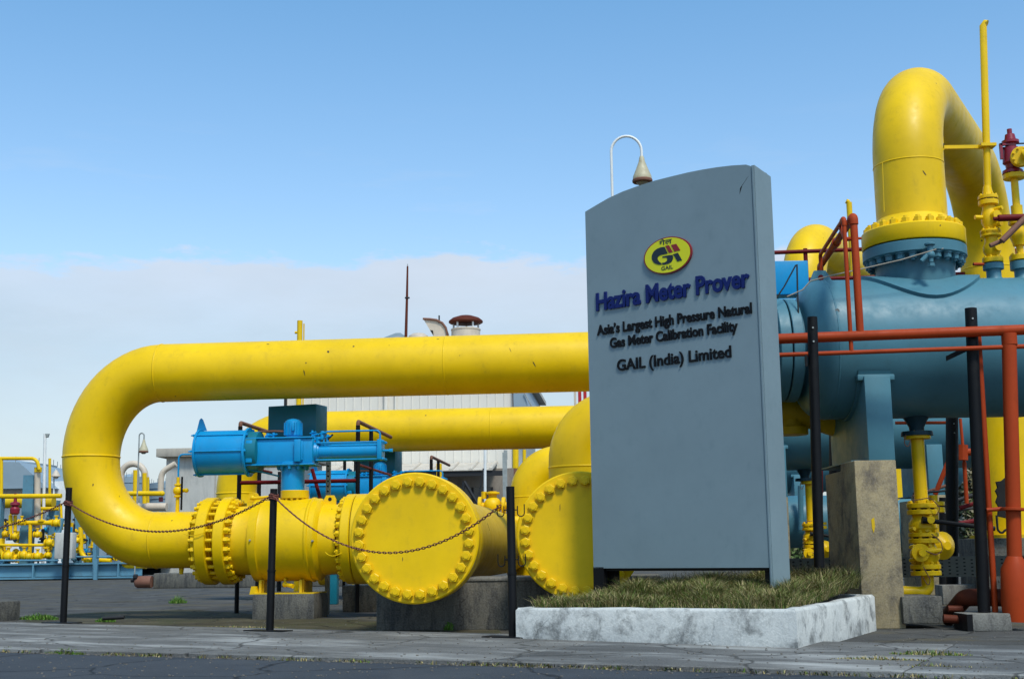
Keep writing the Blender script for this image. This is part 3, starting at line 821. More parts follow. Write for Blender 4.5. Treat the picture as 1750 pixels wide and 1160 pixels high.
# ------------------------------------------------------------------ actuated ball valve
val = Thing('actuated_valve', 'yellow ball valve with bright blue piston actuator left of the blind flanges', 'valve', OB + Vector((0, 0, .30)), -GA, 'valves with blue actuators')
DZ = -.30
def V(x, y, z): return (x, y, z + DZ)
bx = [LQ(p, 922, -.32)[0] for p in (400, 427, 443, 446, 462, 522, 525, 541, 545, 570)]
vb = val.add('valve_body', MB().rev(V(0, 0, ZC), (1, 0, 0), [(fr0 - .001, .34), (fr0, FR - .012), (fr0 + .01, FR), (fr1 - .01, FR), (fr1, FR - .01), (fr1 + .005, .415), (fr1 + .05, .395),
    (bx[1] - .02, .40), (bx[1], .42), (bx[1] + .005, .475), (bx[2] - .01, .488), (bx[2], .475), (bx[3], .468), (bx[4], .474), (bx[5], .474), (bx[6], .486), (bx[6] + .02, .486), (bx[6] + .03, .472), (bx[7] - .02, .472), (bx[7], .455), (bx[8], .41), (bx[9] - .02, .40), (bx[9] + .03, .40)], 64), M['yellow'], local=True, ang=30)
g0, g1, g2 = LQ(579, 922, -.5)[0], LQ(595.5, 922, -.5)[0], LQ(597, 922, -.5)[0]
val.add('end_flange', MB().rev(V(0, 0, ZC), (1, 0, 0), [(g0 - .05, .40), (g0 - .002, .42), (g0, FR), (g0 + .012, FR + .012), (g1 - .01, FR + .012), (g1, FR), (g1 + .001, .3)], 64), M['yellow'], local=True)
val.add('gasket', MB().cyl(V(g1, 0, ZC), V(g2, 0, ZC), FR - .015, n=56), M['gasket'], local=True)
sm = stud_mesh(.040, .048, fr1 - fl0, M['yellow'])
ring_of(val, sm, V(fl0, 0, ZC), (1, 0, 0), .445, 26, .5, name='stud_bolt', roll=1)
ring_of(val, nut_mesh(.038, .045, M['yellow']), V(g0 - .001, 0, ZC), (-1, 0, 0), .452, 28, .5, roll=1)
# lugs, feet
for px in (434, 565):
    x = LQ(px, 860)[0]
    lug = MB().prism([(-.07, 0), (.07, 0), (.07, .06), (.045, .105), (-.045, .105), (-.07, .06)], V(x, -.02, ZC + (.40 if px > 500 else .44)), Vector((1, 0, 0)), UP, Vector((0, 1, 0)), -.015, .015)
    lo = val.add('lifting_lug', lug, M['yellow'], local=True)
    val.add('lug_hole', MB().cyl(V(x, -.038, ZC + (.40 if px > 500 else .44) + .06), V(x, -.033, ZC + (.40 if px > 500 else .44) + .06), .022, n=14), M['gasket'], parent=lo, local=True)
for px in (455, 523):
    x = LQ(px, 995)[0]
    val.add('support_leg', MB().box(V(x, -.18, .355), (.05, .03, .17)).box(V(x, .0, .355), (.03, .5, .16)).box(V(x, -.1, .285), (.12, .26, .02)), M['yellow_dull'], local=True)
x = LQ(446, 1000)[0]; val.add('wedge', MB().prism([(-.05, 0), (.05, 0), (.02, .09), (-.03, .09)], V(x, -.25, .28), Vector((1,0,0)), UP, Vector((0,1,0)), -.04, .04), M['yellow'], local=True)
x, z = LQ(490, 998, -.2)
val.add('drain_cock', MB().ball(V(x - .02, -.2, z), .032).cyl(V(x - .02, -.2, z), V(x + .09, -.26, z - .02), .020, .026, 12).cyl(V(x-.02, -.2, z), V(x - .02, -.2, z + .07), .012, n=8).cyl(V(x - .02, -.2, z + .05), V(x, 0, ZC - .44), .016, n=8), M['yellow_small'], local=True)
for px, py in ((427.5, 923), (534, 924)):
    x, z = LQ(px, py, -.47); val.add('grease_nipple', MB().cyl(V(x, -.46, z), V(x, -.50, z), .014, .010, 8), M['galv'], local=True)
# top works
tx0, tx1 = LQ(480, 845)[0], LQ(528, 845)[0]; tcx = (tx0 + tx1) / 2; zt0 = LQ(500, 852)[1]; zt1 = LQ(500, 838)[1]
tf = val.add('top_flange', MB().disc(V(tcx, 0, 0), (0, 0, 1), zt0, zt1, .165, 32).cyl(V(tcx, 0, ZC + .42), V(tcx, 0, zt0 + .01), .12, n=24), M['yellow'], local=True)
ring_of(val, nut_mesh(.017, .02, M['yellow']), V(tcx, 0, zt0 - .001), (0, 0, -1), .143, 14, .5, tf)
val.add('injection_pipe', MB().tube([V(*p) for p in (( LQ(432,852)[0], -.1, LQ(432,852)[1]), (LQ(462,850)[0], -.12, LQ(432,850)[1]), (tcx - .15, -.1, zt0 - .01))], .016, 10).ball(V(LQ(436,850)[0], -.1, LQ(432,851)[1]), .03), M['yellow_small'], local=True)
zy0, zy1 = zt1, LQ(500, 790)[1]
yx0, yx1 = LQ(481, 815)[0], LQ(520, 815)[0]
ped = val.add('pedestal', MB().cyl(V((yx0 + yx1) / 2, 0, zy0), V((yx0 + yx1) / 2, 0, zy1), (yx1 - yx0) / 2, n=32).disc(V((yx0+yx1)/2, 0, 0), (0,0,1), zy1 - .05, zy1, .19, 28), M['azure'], local=True)
ring_of(val, nut_mesh(.022, .03, M['azure']), V((yx0+yx1)/2, 0, zy1 - .05), (0, 0, -1), .165, 10, .5, ped)
hx0, hx1 = LQ(424, 770)[0], LQ(540, 770)[0]; hz0, hz1 = LQ(480, 792, -.17)[1], LQ(480, 749, -.17)[1]
hy = .17
hous = val.add('gearbox', MB().cbox(V((hx0 + hx1) / 2, 0, (hz0 + hz1) / 2), (hx1 - hx0, hy * 2, hz1 - hz0), .014), M['azure'], local=True)
val.add('gearbox_lid', MB().cbox(V((hx0 + hx1) / 2 + .02, 0, hz1 + .008), (hx1 - hx0 - .04, hy * 2 + .05, .016), .004), M['azure'], parent=hous, local=True)
val.add('gearbox_sole', MB().cbox(V((hx0 + hx1) / 2 + .02, 0, hz0 - .010), (hx1 - hx0 + .0, hy * 2 + .05, .018), .004), M['azure'], parent=hous, local=True)
for px in (434.5, 516):
    x = LQ(px, 770)[0]; br = val.add('stop_bracket', MB().cbox(V(x, -hy - .03, (hz0 + hz1) / 2), (.075, .05, hz1 - hz0 - .035), .006).cbox(V(x + .045, -hy - .015, (hz0 + hz1) / 2), (.03, .03, hz1 - hz0 - .07), .005), M['azure'], parent=hous, local=True)
    for zz in (.07, -.07): val.add('screw', MB().cyl(V(x, -hy - .054, (hz0+hz1)/2 + zz), V(x, -hy - .066, (hz0+hz1)/2 + zz), .009, n=8), M['azure_shaded'], parent=br, local=True) if False else None
# spring cylinder on the left
cz_ = LQ(380, 773.5)[1]; cxa, cxb = LQ(337, 773, -.12)[0], LQ(419, 773, -.12)[0]; CRd = .262
cyl = val.add('spring_cylinder', MB().cyl(V(cxa, 0, cz_), V(cxb, 0, cz_), CRd, n=56), M['azure'], local=True)
for x, r in ((cxa - .012, CRd + .022), (cxb, CRd + .028)):
    val.add('end_ring', MB().disc(V(x, 0, cz_), (1, 0, 0), 0, .028, r, 56, .004), M['azure'], parent=cyl, local=True)
val.add('end_cover', MB().rev(V(cxb + .028, 0, cz_), (1, 0, 0), [(0, CRd - .02), (.12, CRd - .02), (.13, CRd - .05), (.14, .12)], 40), M['azure_shaded'], parent=cyl, local=True)
for ang in (-74, 0, 46, 106, 180, 286 - 50):
    a = R_(ang); yy, zz = -math.cos(a) * (CRd + .008), math.sin(a) * (CRd + .008)
    val.add('tie_rod', MB().cyl(V(cxa - .055, yy, cz_ + zz), V(cxb + .05, yy, cz_ + zz), .0085, n=8).cyl(V(cxa - .035, yy, cz_ + zz), V(cxa - .012, yy, cz_ + zz), .016, n=6).cyl(V(cxb + .028, yy, cz_ + zz), V(cxb + .045, yy, cz_ + zz), .016, n=6), M['azure'], parent=cyl, local=True)
x = cxa + .0
val.add('lifting_eye', MB().prism([(-.05, 0), (.07, 0), (.02, .13), (0, .15), (-.02, .13)], V(x, 0, cz_ + CRd + .005), Vector((1,0,0)), UP, Vector((0,1,0)), -.01, .01), M['azure'], parent=cyl, local=True)
# power cylinder on the right
pz = LQ(600, 771)[1]; pxa, pxb = LQ(547, 771)[0], LQ(648, 771)[0]; PRr = .086
pc_ = val.add('power_cylinder', MB().cyl(V(pxa, 0, pz), V(pxb, 0, pz), PRr, n=32), M['azure'], local=True)
val.add('hub', MB().rev(V(hx1, 0, pz), (1, 0, 0), [(-.01, .13), (.03, .12), (.035, .105), (pxa - hx1, .10)], 32), M['azure'], parent=pc_, local=True)
val.add('end_cap', MB().cbox(V(pxb + .02, 0, pz + .01), (.055, .22, .235), .008).cyl(V(pxb + .04, 0, pz), V(pxb + .15, 0, pz), .016, n=10).cyl(V(pxb + .12, 0, pz), V(pxb + .16, 0, pz), .022, n=6), M['azure'], parent=pc_, local=True)
for yy, zz in ((-.085, .10), (.085, .10), (-.085, -.10), (.085, -.10)):
    val.add('tie_rod', MB().cyl(V(pxa - .03, yy, pz + zz), V(pxb + .08, yy, pz + zz), .009, n=8).cyl(V(pxb + .05, yy, pz + zz), V(pxb + .07, yy, pz + zz), .017, n=6), M['azure'], parent=pc_, local=True)
zl = LQ(600, 737)[1]
val.add('tubing', MB().tube([Vector(V(*p)) for p in fillet([(LQ(555, 760)[0], -.05, pz + .08), (LQ(555, 760)[0], -.05, zl), (LQ(651, 737)[0], -.05, zl), (LQ(651, 737)[0], -.05, pz + .1)], .05)], .011, 10), M['azure'], parent=pc_, local=True)
val.add('tubing', MB().tube([Vector(V(*p)) for p in fillet([(LQ(425, 806)[0], -.1, LQ(425, 803)[1]), (LQ(455, 806)[0], -.1, LQ(455, 808)[1]), (LQ(480, 813)[0], -.08, LQ(480, 814)[1])], .05)], .010, 8), M['azure_shaded'], local=True)
# fittings clustered on the hub
for px, py, r in ((553, 742, .022), (546, 752, .03), (562, 748, .016), (540, 745, .02), (536, 741, .013), (470, 745, .016), (460, 746, .02)):
    x, z = LQ(px, py); val.add('fitting', MB().cyl(V(x, -.06, z - .05), V(x, -.06, z + .035), r, n=8).cyl(V(x - .03, -.06, z), V(x + .05, -.09, z + .015), r * .6, n=8), M['azure'], local=True)
x, z = LQ(563, 748); val.add('fitting', MB().cyl(V(x, -.07, z - .02), V(x + .06, -.09, z + .03), .012, n=8), M['darkmetal'], local=True)
# motor
mx_, mz0 = LQ(501, 748)[0], hz1 + .01; mz1 = LQ(501, 717)[1]
mot = val.add('motor', MB().rev(V(mx_, 0, 0), (0, 0, 1), [(mz0, .085), (mz0 + .03, .085), (mz0 + .035, .098), (mz1 - .05, .100), (mz1 - .02, .094), (mz1, .065), (mz1 + .012, .02)], 32), M['azure'], local=True)
for k in range(14):
    a = k * 2 * math.pi / 14; val.add('cooling_fin', MB().box(V(mx_ + math.cos(a) * .103, math.sin(a) * .103, (mz0 + mz1) / 2), (.016, .006, mz1 - mz0 - .08), a), M['azure'], parent=mot, local=True)
val.add('terminal_box', MB().cbox(V(mx_ + .03, -.12, (mz0+mz1)/2 + .02), (.03, .05, .10), .006), M['azure'], parent=mot, local=True)
x0_, z0_ = LQ(440, 737); val.add('conduit', MB().tube([V(x0_, .02, z0_), V(LQ(470,737)[0], .02, z0_), V(mx_ - .09, 0, z0_ - .01)], .013, 8), M['rust'], local=True)
# big cabinet behind
cx0, cx1 = LQ(457, 720, .45)[0], LQ(550, 720, .45)[0]; cz1 = LQ(500, 692, .45)[1]
cab = val.add('cabinet', MB().cbox(V((cx0 + cx1) / 2 - .0, .60, cz1 - .30), (cx1 - cx0 - .02, .30, .60), .008, R_(-14)), M['azure_shaded'], local=True)
val.add('bracket', MB().box(V((cx0 + cx1) / 2, .34, hz0 + .05), (.3, .5, .02)), M['azure_shaded'], parent=cab, local=True)
# thin loose wire ties
for (a, b, c) in (((338, 912), (358, 921), (383, 905)), ((573, 943), (585, 955), (600, 944))):
    P_ = [Vector((LQ(*a)[0], -.5, LQ(*a)[1])), Vector((LQ(*b)[0], -.56, LQ(*b)[1])), Vector((LQ(*c)[0], -.5, LQ(*c)[1]))]
    cv = [P_[0].lerp(P_[1], t).lerp(P_[1].lerp(P_[2], t), t) for t in [k / 8 for k in range(9)]]
    val.add('wire_tie', MB().tube([p + Vector((0, 0, DZ)) for p in cv], .004, 6), M['yellow'], local=True)

# ------------------------------------------------------------------ block under the valve
bk = Thing('concrete_block', 'stained concrete block with yellow painted top under the left valve', 'concrete block', OB, -GA, 'blocks under the valves')
b0 = LQ(431, 1040, -.35)[0]; b1 = LQ(537, 1040, -.35)[0]
bk.add('block', MB().cbox(((b0 + b1) / 2, -.02, .13), (b1 - b0, .66, .30), .012), M['block'], local=True)
bk.add('painted_top', MB().box(((b0 + b1) / 2, -.02, .287), (b1 - b0 - .01, .64, .012)), M['yellow_dull'], local=True)

# ------------------------------------------------------------------ railing of the crossover behind the valve
rl = Thing('crossover_railing', 'rust brown handrail on black uprights behind the left blue actuator', 'railing', OB + AY * 1.3, -GA, 'handrails behind the actuators')
def rail(px, py, t1, t2):
    x, z = LQ(px, py, 1.3)
    rl.add('handrail', MB().tube(fillet([(x, 0, .2), (x, 0, z), (x, t2, z)], .03, 4), .026, 12), M['rust'], local=True)
    rl.add('upright', MB().cyl((x, -.002, 0), (x, -.002, z - .05), .029, n=12), M['black'], local=True)
    rl.add('upright', MB().cyl((x, t1, 0), (x, t1, z - .02), .028, n=12), M['black'], local=True)
    rl.add('midrail', MB().cyl((x, 0, z - .55), (x, t2, z - .55), .018, n=10), M['maroon'], local=True)
    return x, z
xa, za = rail(411, 722, .9, 1.5); xc, zc2 = rail(612, 720, .85, 2.3)
zmid = LQ(500, 823, 1.3)[1]
rl.add('crossrail', MB().cyl((xa, 0, zmid), (xc, 0, zmid), .026, n=12), M['maroon'], local=True)
rl.add('brace', MB().cyl((LQ(530, 800, 1.3)[0], .1, LQ(530, 800, 1.3)[1]), (LQ(552, 880, 1.3)[0], .1, LQ(552, 880, 1.3)[1]), .024, n=10), M['maroon'], local=True)
rl.add('upright', MB().cyl((LQ(475, 900, 1.6)[0], .4, 0), (LQ(475, 805, 1.6)[0], .4, LQ(475, 805, 1.6)[1]), .03, n=10), M['darkmetal'], local=True)
ps = Thing('perforated_strut', 'perforated galvanised upright strut behind the left blue actuator', 'strut', OB + AY * .75, -GA)
x, z = LQ(561, 789, .75); x -= 0
strut = MB().box((x, 0, z / 2), (.055, .006, z)).box((x - .0255, .02, z / 2), (.004, .036, z)).box((x + .0255, .02, z / 2), (.004, .036, z))
so_ = ps.add('channel', strut, M['galv'], local=True)
hl = MB()
for k in range(16): hl.cyl((x, -.0055, z - .05 - k * .062), (x, -.0031, z - .05 - k * .062), .011, n=10)
ps.add('slot_row', hl, M['gasket'], local=True)

SH2 = AY * 6.2
copy_thing(loop, SH2 + Vector((-.12, 0, -.16)), 'second yellow U bend pipe, farther back, seen below the large one')
copy_thing(val, SH2 + Vector((-.15, 0, -.085)), 'second valve with blue actuator, farther back, half hidden by the left blind flange')
copy_thing(bk, SH2, 'second concrete block, farther back, under the rear valve')
copy_thing(rl, SH2, 'second rust brown handrail, farther back, beside the rear blue actuator')

# ------------------------------------------------------------------ headers ending in blind flanges
def header(px, py, a, length, label, nb=28, ph=.5):
    c = Q(px, py, a); base = Vector((c.x, c.y, 0)); z = c.z
    t = Thing('header_pipe', label, 'pipe', base, -GA, 'header pipes closed with blind flanges')
    R1 = .575; T_ = .17
    t.add('barrel', MB().rev((0, 0, z), (0, 1, 0), [(.355, .50), (.40, .47), (.50, .44), (length, .44)], 56), M['yellow_dull'], local=True)
    t.add('flange', MB().disc((0, 0, z), (0, 1, 0), T_ + .015, .36, R1, 72, .008), M['yellow'], local=True)
    bf = t.add('blind_flange', MB().rev((0, 0, z), (0, 1, 0), [(0, R1 - .012), (.010, R1), (T_, R1), (T_ + .006, R1 - .006)], 72), M['yellow'], local=True)
    t.add('gasket', MB().cyl((0, T_ + .004, z), (0, T_ + .017, z), R1 - .03, n=48), M['gasket'], local=True)
    me = nut_mesh(.046, .040, M['yellow'], .62, .18)
    ring_of(t, me, (0, 0, z), (0, -1, 0), .492, nb, ph, name='bolt', roll=1)
    me2 = nut_mesh(.050, .042, M['yellow_dull'])
    ring_of(t, me2, (0, .36, z), (0, 1, 0), .492, nb, ph, name='bolt', roll=1)
    seam(t, (0, .9, z), (0, 1, 0), .44)
    return t, c
h1, hc1 = header(708, 918.5, 11.38, 9.0, 'left header pipe ending in a round yellow blind flange with bolts')
h2, hc2 = header(991, 914.5, 11.72, 8.5, 'right header pipe with bolted blind flange half hidden by the sign', ph=.5)
# chips on the blind faces
def scar(t, obj, px, py, ln, wd, ang):
    """a chip in the paint: thin irregular flake lying on the surface the sight line meets"""
    bpy.context.view_layer.update()
    mi = obj.matrix_world.inverted(); o = mi @ CAM; d = (mi.to_3x3() @ ray(px, py)).normalized()
    ok, loc, nor, _ = obj.ray_cast(o, d)
    if not ok: return
    loc = obj.matrix_world @ loc; nor = (obj.matrix_world.to_3x3() @ nor).normalized()
    u = (CR * math.cos(ang) + CU * math.sin(ang)); u = (u - nor * u.dot(nor)).normalized(); w = nor.cross(u)
    k = 9; rn = random.Random(int(px * 7 + py)); poly = [(math.cos(2*math.pi*i/k) * ln * rn.uniform(.7, 1.1), math.sin(2*math.pi*i/k) * wd * rn.uniform(.6, 1.15)) for i in range(k)]
    t.add('paint_scar', MB().prism(poly, loc, u, w, nor, -.001, .0012), M['scar'])
for px, py, l, w, a in ((458, 588, .020, .009, .1), (561, 601, .014, .019, .3), (523, 620, .008, .012, 0), (520, 637, .045, .006, 1.75), (748, 579.5, .016, .010, 0), (913, 622, .036, .008, -1.1), (872, 598, .035, .003, -1.2), (665, 590, .006, .005, 0), (159, 828, .018, .008, 1.5), (294, 889, .011, .008, .5)):
    scar(loop, [c for c in loop.root.children if c.name.startswith('pipe')][0], px, py, l, w, a)
scar(h1, [c for c in h1.root.children if c.name.startswith('blind')][0], 688, 955, .022, .003, 1.6)
scar(h2, [c for c in h2.root.children if c.name.startswith('blind')][0], 957, 866, .036, .004, 1.55)
scar(h1, [c for c in h1.root.children if c.name.startswith('barrel')][0], 835, 900, .05, .008, 1.9)
# branch joining the valve to header 1
for sh, lab in ((0, 'short yellow branch pipe between left valve and header'), (6.2, 'rear yellow branch pipe between rear valve and header')):
    bp = Thing('branch_pipe', lab, 'pipe', OB + AY * sh, -GA, 'branch pipes from the valves')
    bp.add('flange', MB().disc((0, 0, ZC), (1, 0, 0), g2, g2 + .13, FR + .012, 56), M['yellow'], local=True)
    bp.add('pipe', MB().cyl((g2 + .1, 0, ZC), (1.75, 0, ZC), .36, n=40), M['yellow'], local=True)
# risers
def riser(px, ytop0, a, z0, r, R, run_len, label, zbend, below=0.0):
    c = Q(px, 800, a); b = Vector((c.x, c.y, below)); t = Thing('riser_pipe', label, 'pipe', b, -GA, 'yellow riser elbows')
    pts = fillet([(0, 0, 0), (0, 0, zbend + R - below), (run_len, 0, zbend + R - below)], R, 16)
    t.add('pipe', MB().tube(pts, r, 44), M['yellow'], local=True)
    seam(t, (0, 0, zbend - below - .02), (0, 0, 1), r); return t
riser(993, 0, 13.0, 0, .325, .43, 1.55, 'yellow riser elbow on the right header beside the sign edge', 1.56, 1.22)
riser(907, 0, 19.7, 0, .325, .43, 2.4, 'farther yellow riser elbow left of the nearer one', 1.56, 0)

# ------------------------------------------------------------------ plinth and blocks below the headers
a_pl = G(700, 1077).dot(AY); xp0 = Q(643, 1077, a_pl); xp1 = Q(1130, 1077, a_pl)
pr = Thing('plinth', 'long damp concrete plinth under the yellow header pipes', 'concrete plinth', Vector((xp0.x, xp0.y, 0)), -GA)
Lp = (xp1 - xp0).dot(RX); ptop = Q(845, 991, a_pl).z
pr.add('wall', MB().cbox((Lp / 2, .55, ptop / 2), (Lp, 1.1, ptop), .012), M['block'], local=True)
pr.add('coping', MB().cbox((Lp / 2, .55, ptop + .008), (Lp + .03, 1.12, .03), .006), M['kerb'], local=True)
for px0, px1, py, a, top, lab in ((585, 655, 1042, 16.3, 1000, 'shaded concrete block behind the left blind flange'),):
    p0 = Q(px0, py, a); p1_ = Q(px1, py, a); w = (p1_ - p0).dot(RX); zt = Q(px0, top, a).z
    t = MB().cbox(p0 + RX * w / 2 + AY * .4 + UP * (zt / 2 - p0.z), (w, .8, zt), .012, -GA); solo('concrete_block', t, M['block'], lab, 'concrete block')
p = G(568, 1032); solo('pedestal', MB().cbox(p + UP * .25, (.16, .16, .5), .01, -GA).cbox(p + UP * .5, (.24, .24, .02), .004, -GA), M['azure_shaded'], 'dark blue pedestal in the shade under the right end of the left valve', 'pedestal')
# small yellow valve between the two blinds
c = Q(842, 864, 18.0)
sv = Thing('small_valve', 'small yellow valve seen between the two blind flanges', 'valve', Vector((c.x, c.y, c.z)), -GA)
sv.add('body', MB().ball((0, 0, 0), .13).disc((0,0,0), (1,0,0), -.2, -.15, .13, 20).disc((0,0,0), (1,0,0), .13, .18, .12, 20).cyl((-.2,0,0), (.3,0,0), .05, n=14), M['yellow_small'], local=True)
sv.add('bonnet', MB().cyl((0,0,.1), (0,0,.2), .06, n=16).cyl((-.12, 0, .1), (-.12, 0, .2), .04, n=10).disc((0,0,0), (0,0,1), .16, .19, .1, 18), M['yellow_small'], local=True)
sv.add('pipe', MB().tube(fillet([(-.15, 0, -.05), (-.15, 0, -.20), (.75, 0, -.24)], .08), .075, 18).cyl((0, 0, -.8), (0, 0, -.2), .05, n=12), M['yellow_small'], local=True)
# ------------------------------------------------------------------ blue vessels on the right
VY, VZ, VR = 12.3, 2.595, .672
VX0, VX1 = 2.98, 6.75
ves = Thing('pressure_vessel', 'large slate blue pressure vessel right of the sign', 'vessel', (VX0, VY, 0), 0, 'slate blue pressure vessels')
prof = [(-.27, .40), (-.26, .40)]
for k in range(13):
    a = math.pi / 2 * k / 12; prof.append((-.22 * math.cos(a) + .0, .40 + (VR - .40) * math.sin(a)))
L = VX1 - VX0
prof += [(L, VR)] + [(L + .33 * math.sin(math.pi/2*k/8), VR * math.cos(math.pi/2*k/8)) for k in range(1, 9)]
shell = ves.add('shell', MB().rev((VX0, VY, VZ), (1, 0, 0), prof, 96), M['vessel'])
for x in (.02, 1.9): seam(ves, (VX0 + x, VY, VZ), (1, 0, 0), VR, M['vessel'], False, .010, .004)
ves.add('end_flange', MB().disc((VX0 - .36, VY, VZ), (1, 0, 0), 0, .10, .50, 48), M['vessel'], parent=shell)
ves.add('end_flange', MB().disc((VX0 - .48, VY, VZ), (1, 0, 0), 0, .105, .50, 48), M['vessel'], parent=shell)
ves.add('end_pipe', MB().cyl((VX0 - 1.4, VY, VZ), (VX0 - .3, VY, VZ), .36, n=40), M['vessel'], parent=shell)
# lifting lug on the head
lp = PY(1402, 475, VY)
ves.add('lifting_lug', MB().prism([(-.13, -.16), (.16, -.06), (.10, .0), (.05, .09), (-.06, .09), (-.10, .0)], Vector((lp.x, VY, lp.z - .02)), Vector((1, 0, 0)), UP, Vector((0, 1, 0)), -.02, .02), M['vessel'])
ves.add('lug_hole', MB().cyl((lp.x, VY - .024, lp.z + .0), (lp.x, VY - .019, lp.z + .0), .028, n=14), M['maroon'])
ves.add('bolt_stub', MB().cyl(PY(1431, 531, VY - .62), PY(1431, 531, VY - .55), .022, n=8), M['galv'])
# big nozzle: neck, saddle pad, flange with nuts underneath
nx = PY(1562, 430, VY).x
zf = PY(1565, 407, VY - .48).z          # joint between yellow and blue flange, near edge
neck = ves.add('nozzle', MB().rev((nx, VY, VZ), (0, 0, 1), [(.3, .37), (zf - VZ - .22, .37), (zf - VZ - .12, .39), (zf - VZ - .115, .475), (zf - VZ - .105, .49), (zf - VZ - .012, .49), (zf - VZ - .004, .48)], 64), M['vessel'])
ring_of(ves, nut_mesh(.040, .05, M['vessel']), (nx, VY, zf - .118), (0, 0, -1), .43, 24, .3, neck, local=False, roll=1)
# saddle shaped reinforcing pad: shell patch slightly proud
pad = MB(); n = 48; vs = []; fs = []
rings = [(.36, .0), (.545, .0), (.55, .0)]
for r, _ in rings:
    for j in range(n):
        a = 2 * math.pi * j / n; x = r * math.cos(a); s = min(.655, abs(r * math.sin(a)) * 1.0) * (1 if math.sin(a) > 0 else -1)
        rr = VR + (.035 if r < .548 else -.004); vs.append((nx + x * 1.08, VY + s * (rr / VR), VZ + math.sqrt(max(0, rr*rr - (s*rr/VR)**2))))
for i in range(2):
    for j in range(n): fs.append((i*n+j, i*n+(j+1) % n, (i+1)*n+(j+1) % n, (i+1)*n+j))
pad.add(vs, fs); ves.add('reinforcing_pad', pad, M['vessel'], ang=60)
# little tap hanging under the flange
tp = PY(1590, 432, VY - .55)
tpd = ves.add('sample_tap', MB().cyl(tp + Vector((.0, 0, .10)), tp - Vector((0, 0, .09)), .030, .022, 12).ball(tp - Vector((0, 0, .02)), .042).cyl(tp - Vector((0, 0, .1)), tp - Vector((0, 0, .13)), .034, n=6).cyl(tp - Vector((.09, 0, .08)), tp + Vector((.02, 0, .02)), .022, n=10).disc(tp, (0, 0, 1), .07, .095, .05, 16), M['vessel'])
# saddle support with wrap plate and base
sx0, sx1 = PY(1480, 700, 11.62).x, PY(1525, 700, 11.62).x
pier_p = G(1510, 1074); py0 = pier_p.y
ztp = PY(1500, 786, py0).z
ves.add('saddle_column', MB().cbox(((sx0 + sx1) / 2 + 2.38, VY, (ztp + VZ - .35) / 2), (sx1 - sx0, 1.36, VZ - .35 - ztp), .006), M['vessel'])
ves.add('saddle_column', MB().cbox(((sx0 + sx1) / 2, VY, (ztp + VZ - .35) / 2), (sx1 - sx0, 1.36, VZ - .35 - ztp), .006), M['vessel'])
sp_ = MB(); n = 30
for k in range(n):
    a0, a1 = R_(205 + k * 130 / n), R_(205 + (k + 1) * 130 / n)
    sp_.add([(x, VY + math.cos(a) * r, VZ + math.sin(a) * r) for a in (a0, a1) for r in (VR + .002, VR + .022) for x in (sx0 - .035, sx1 + .03)], [(0,1,5,4), (2,6,7,3), (0,4,6,2), (1,3,7,5)])
ves.add('wrap_plate', sp_, M['vessel'], ang=60)
# bottom nozzle
bp_ = PY(1566, 725, VY)
ves.add('drain_nozzle', MB().rev((bp_.x, VY, VZ - VR + .03), (0, 0, -1), [(0, .14), (.06, .10), (.12, .07), (.155, .07), (.16, .145), (.20, .15), (.205, .10)], 28), M['darkteal'])
ves.add('column_head', MB().cbox(((sx0 + sx1) / 2, 11.70, PY(1503, 644, 11.64).z), (sx1 - sx0 + .10, .10, .055), .008), M['vessel'])
for k in (1, 2):
    copy_thing(ves, AY * 8.0 * k + RX * (1.35 if k == 2 else 0), ['', 'second slate blue vessel seen below and behind the nearest one', 'third slate blue vessel, farthest back, seen under the others'][k])

# piers
def pier(px0, px1, a_y, ztop, dep, label, loc=None):
    x0, x1 = PY(px0, 1074, a_y).x, PY(px1, 1074, a_y).x
    t = Thing('concrete_pier', label, 'concrete pier', ((x0 + x1) / 2, a_y, 0), 0, 'concrete piers under the vessels')
    t.add('shaft', MB().cbox(((x0 + x1) / 2, a_y + dep / 2, ztop / 2), (x1 - x0, dep, ztop), .010), M['pier'])
    t.add('rear_shaft', MB().cbox(((x0 + x1) / 2 - .01, a_y + dep + .36, ztop / 2 - .03), (x1 - x0 - .05, .62, ztop - .06), .010), M['pier'])
    t.add('cap_plate', MB().box(((x0 + x1) / 2, a_y + .8, ztop + .006), (x1 - x0 - .03, 1.3, .012)), M['vessel'])
    return t
pr1 = pier(1476, 1549, py0, ztp, .50, 'tall stained concrete pier with yellow paint mark beside the planter')
ym = PY(1492.5, 899, py0 - .003); pr1.add('paint_mark', MB().prism([(-.016, .06), (.012, .08), (.016, 0), (0, -.06), (-.012, -.02)], ym, Vector((1,0,0)), UP, Vector((0,-1,0)), -.002, .0015), M['yellow_dull'])
copy_thing(pr1, RX * 0 + Vector((2.38, 0, 0)), 'concrete pier under the right support of the nearest vessel')
copy_thing(pr1, AY * 8.0 + Vector((2.38, 0, 0)), 'dim concrete pier seen just right of the tall pier, under the middle vessel')
copy_thing(pr1, AY * 8.0, 'second concrete pier under the middle blue vessel')

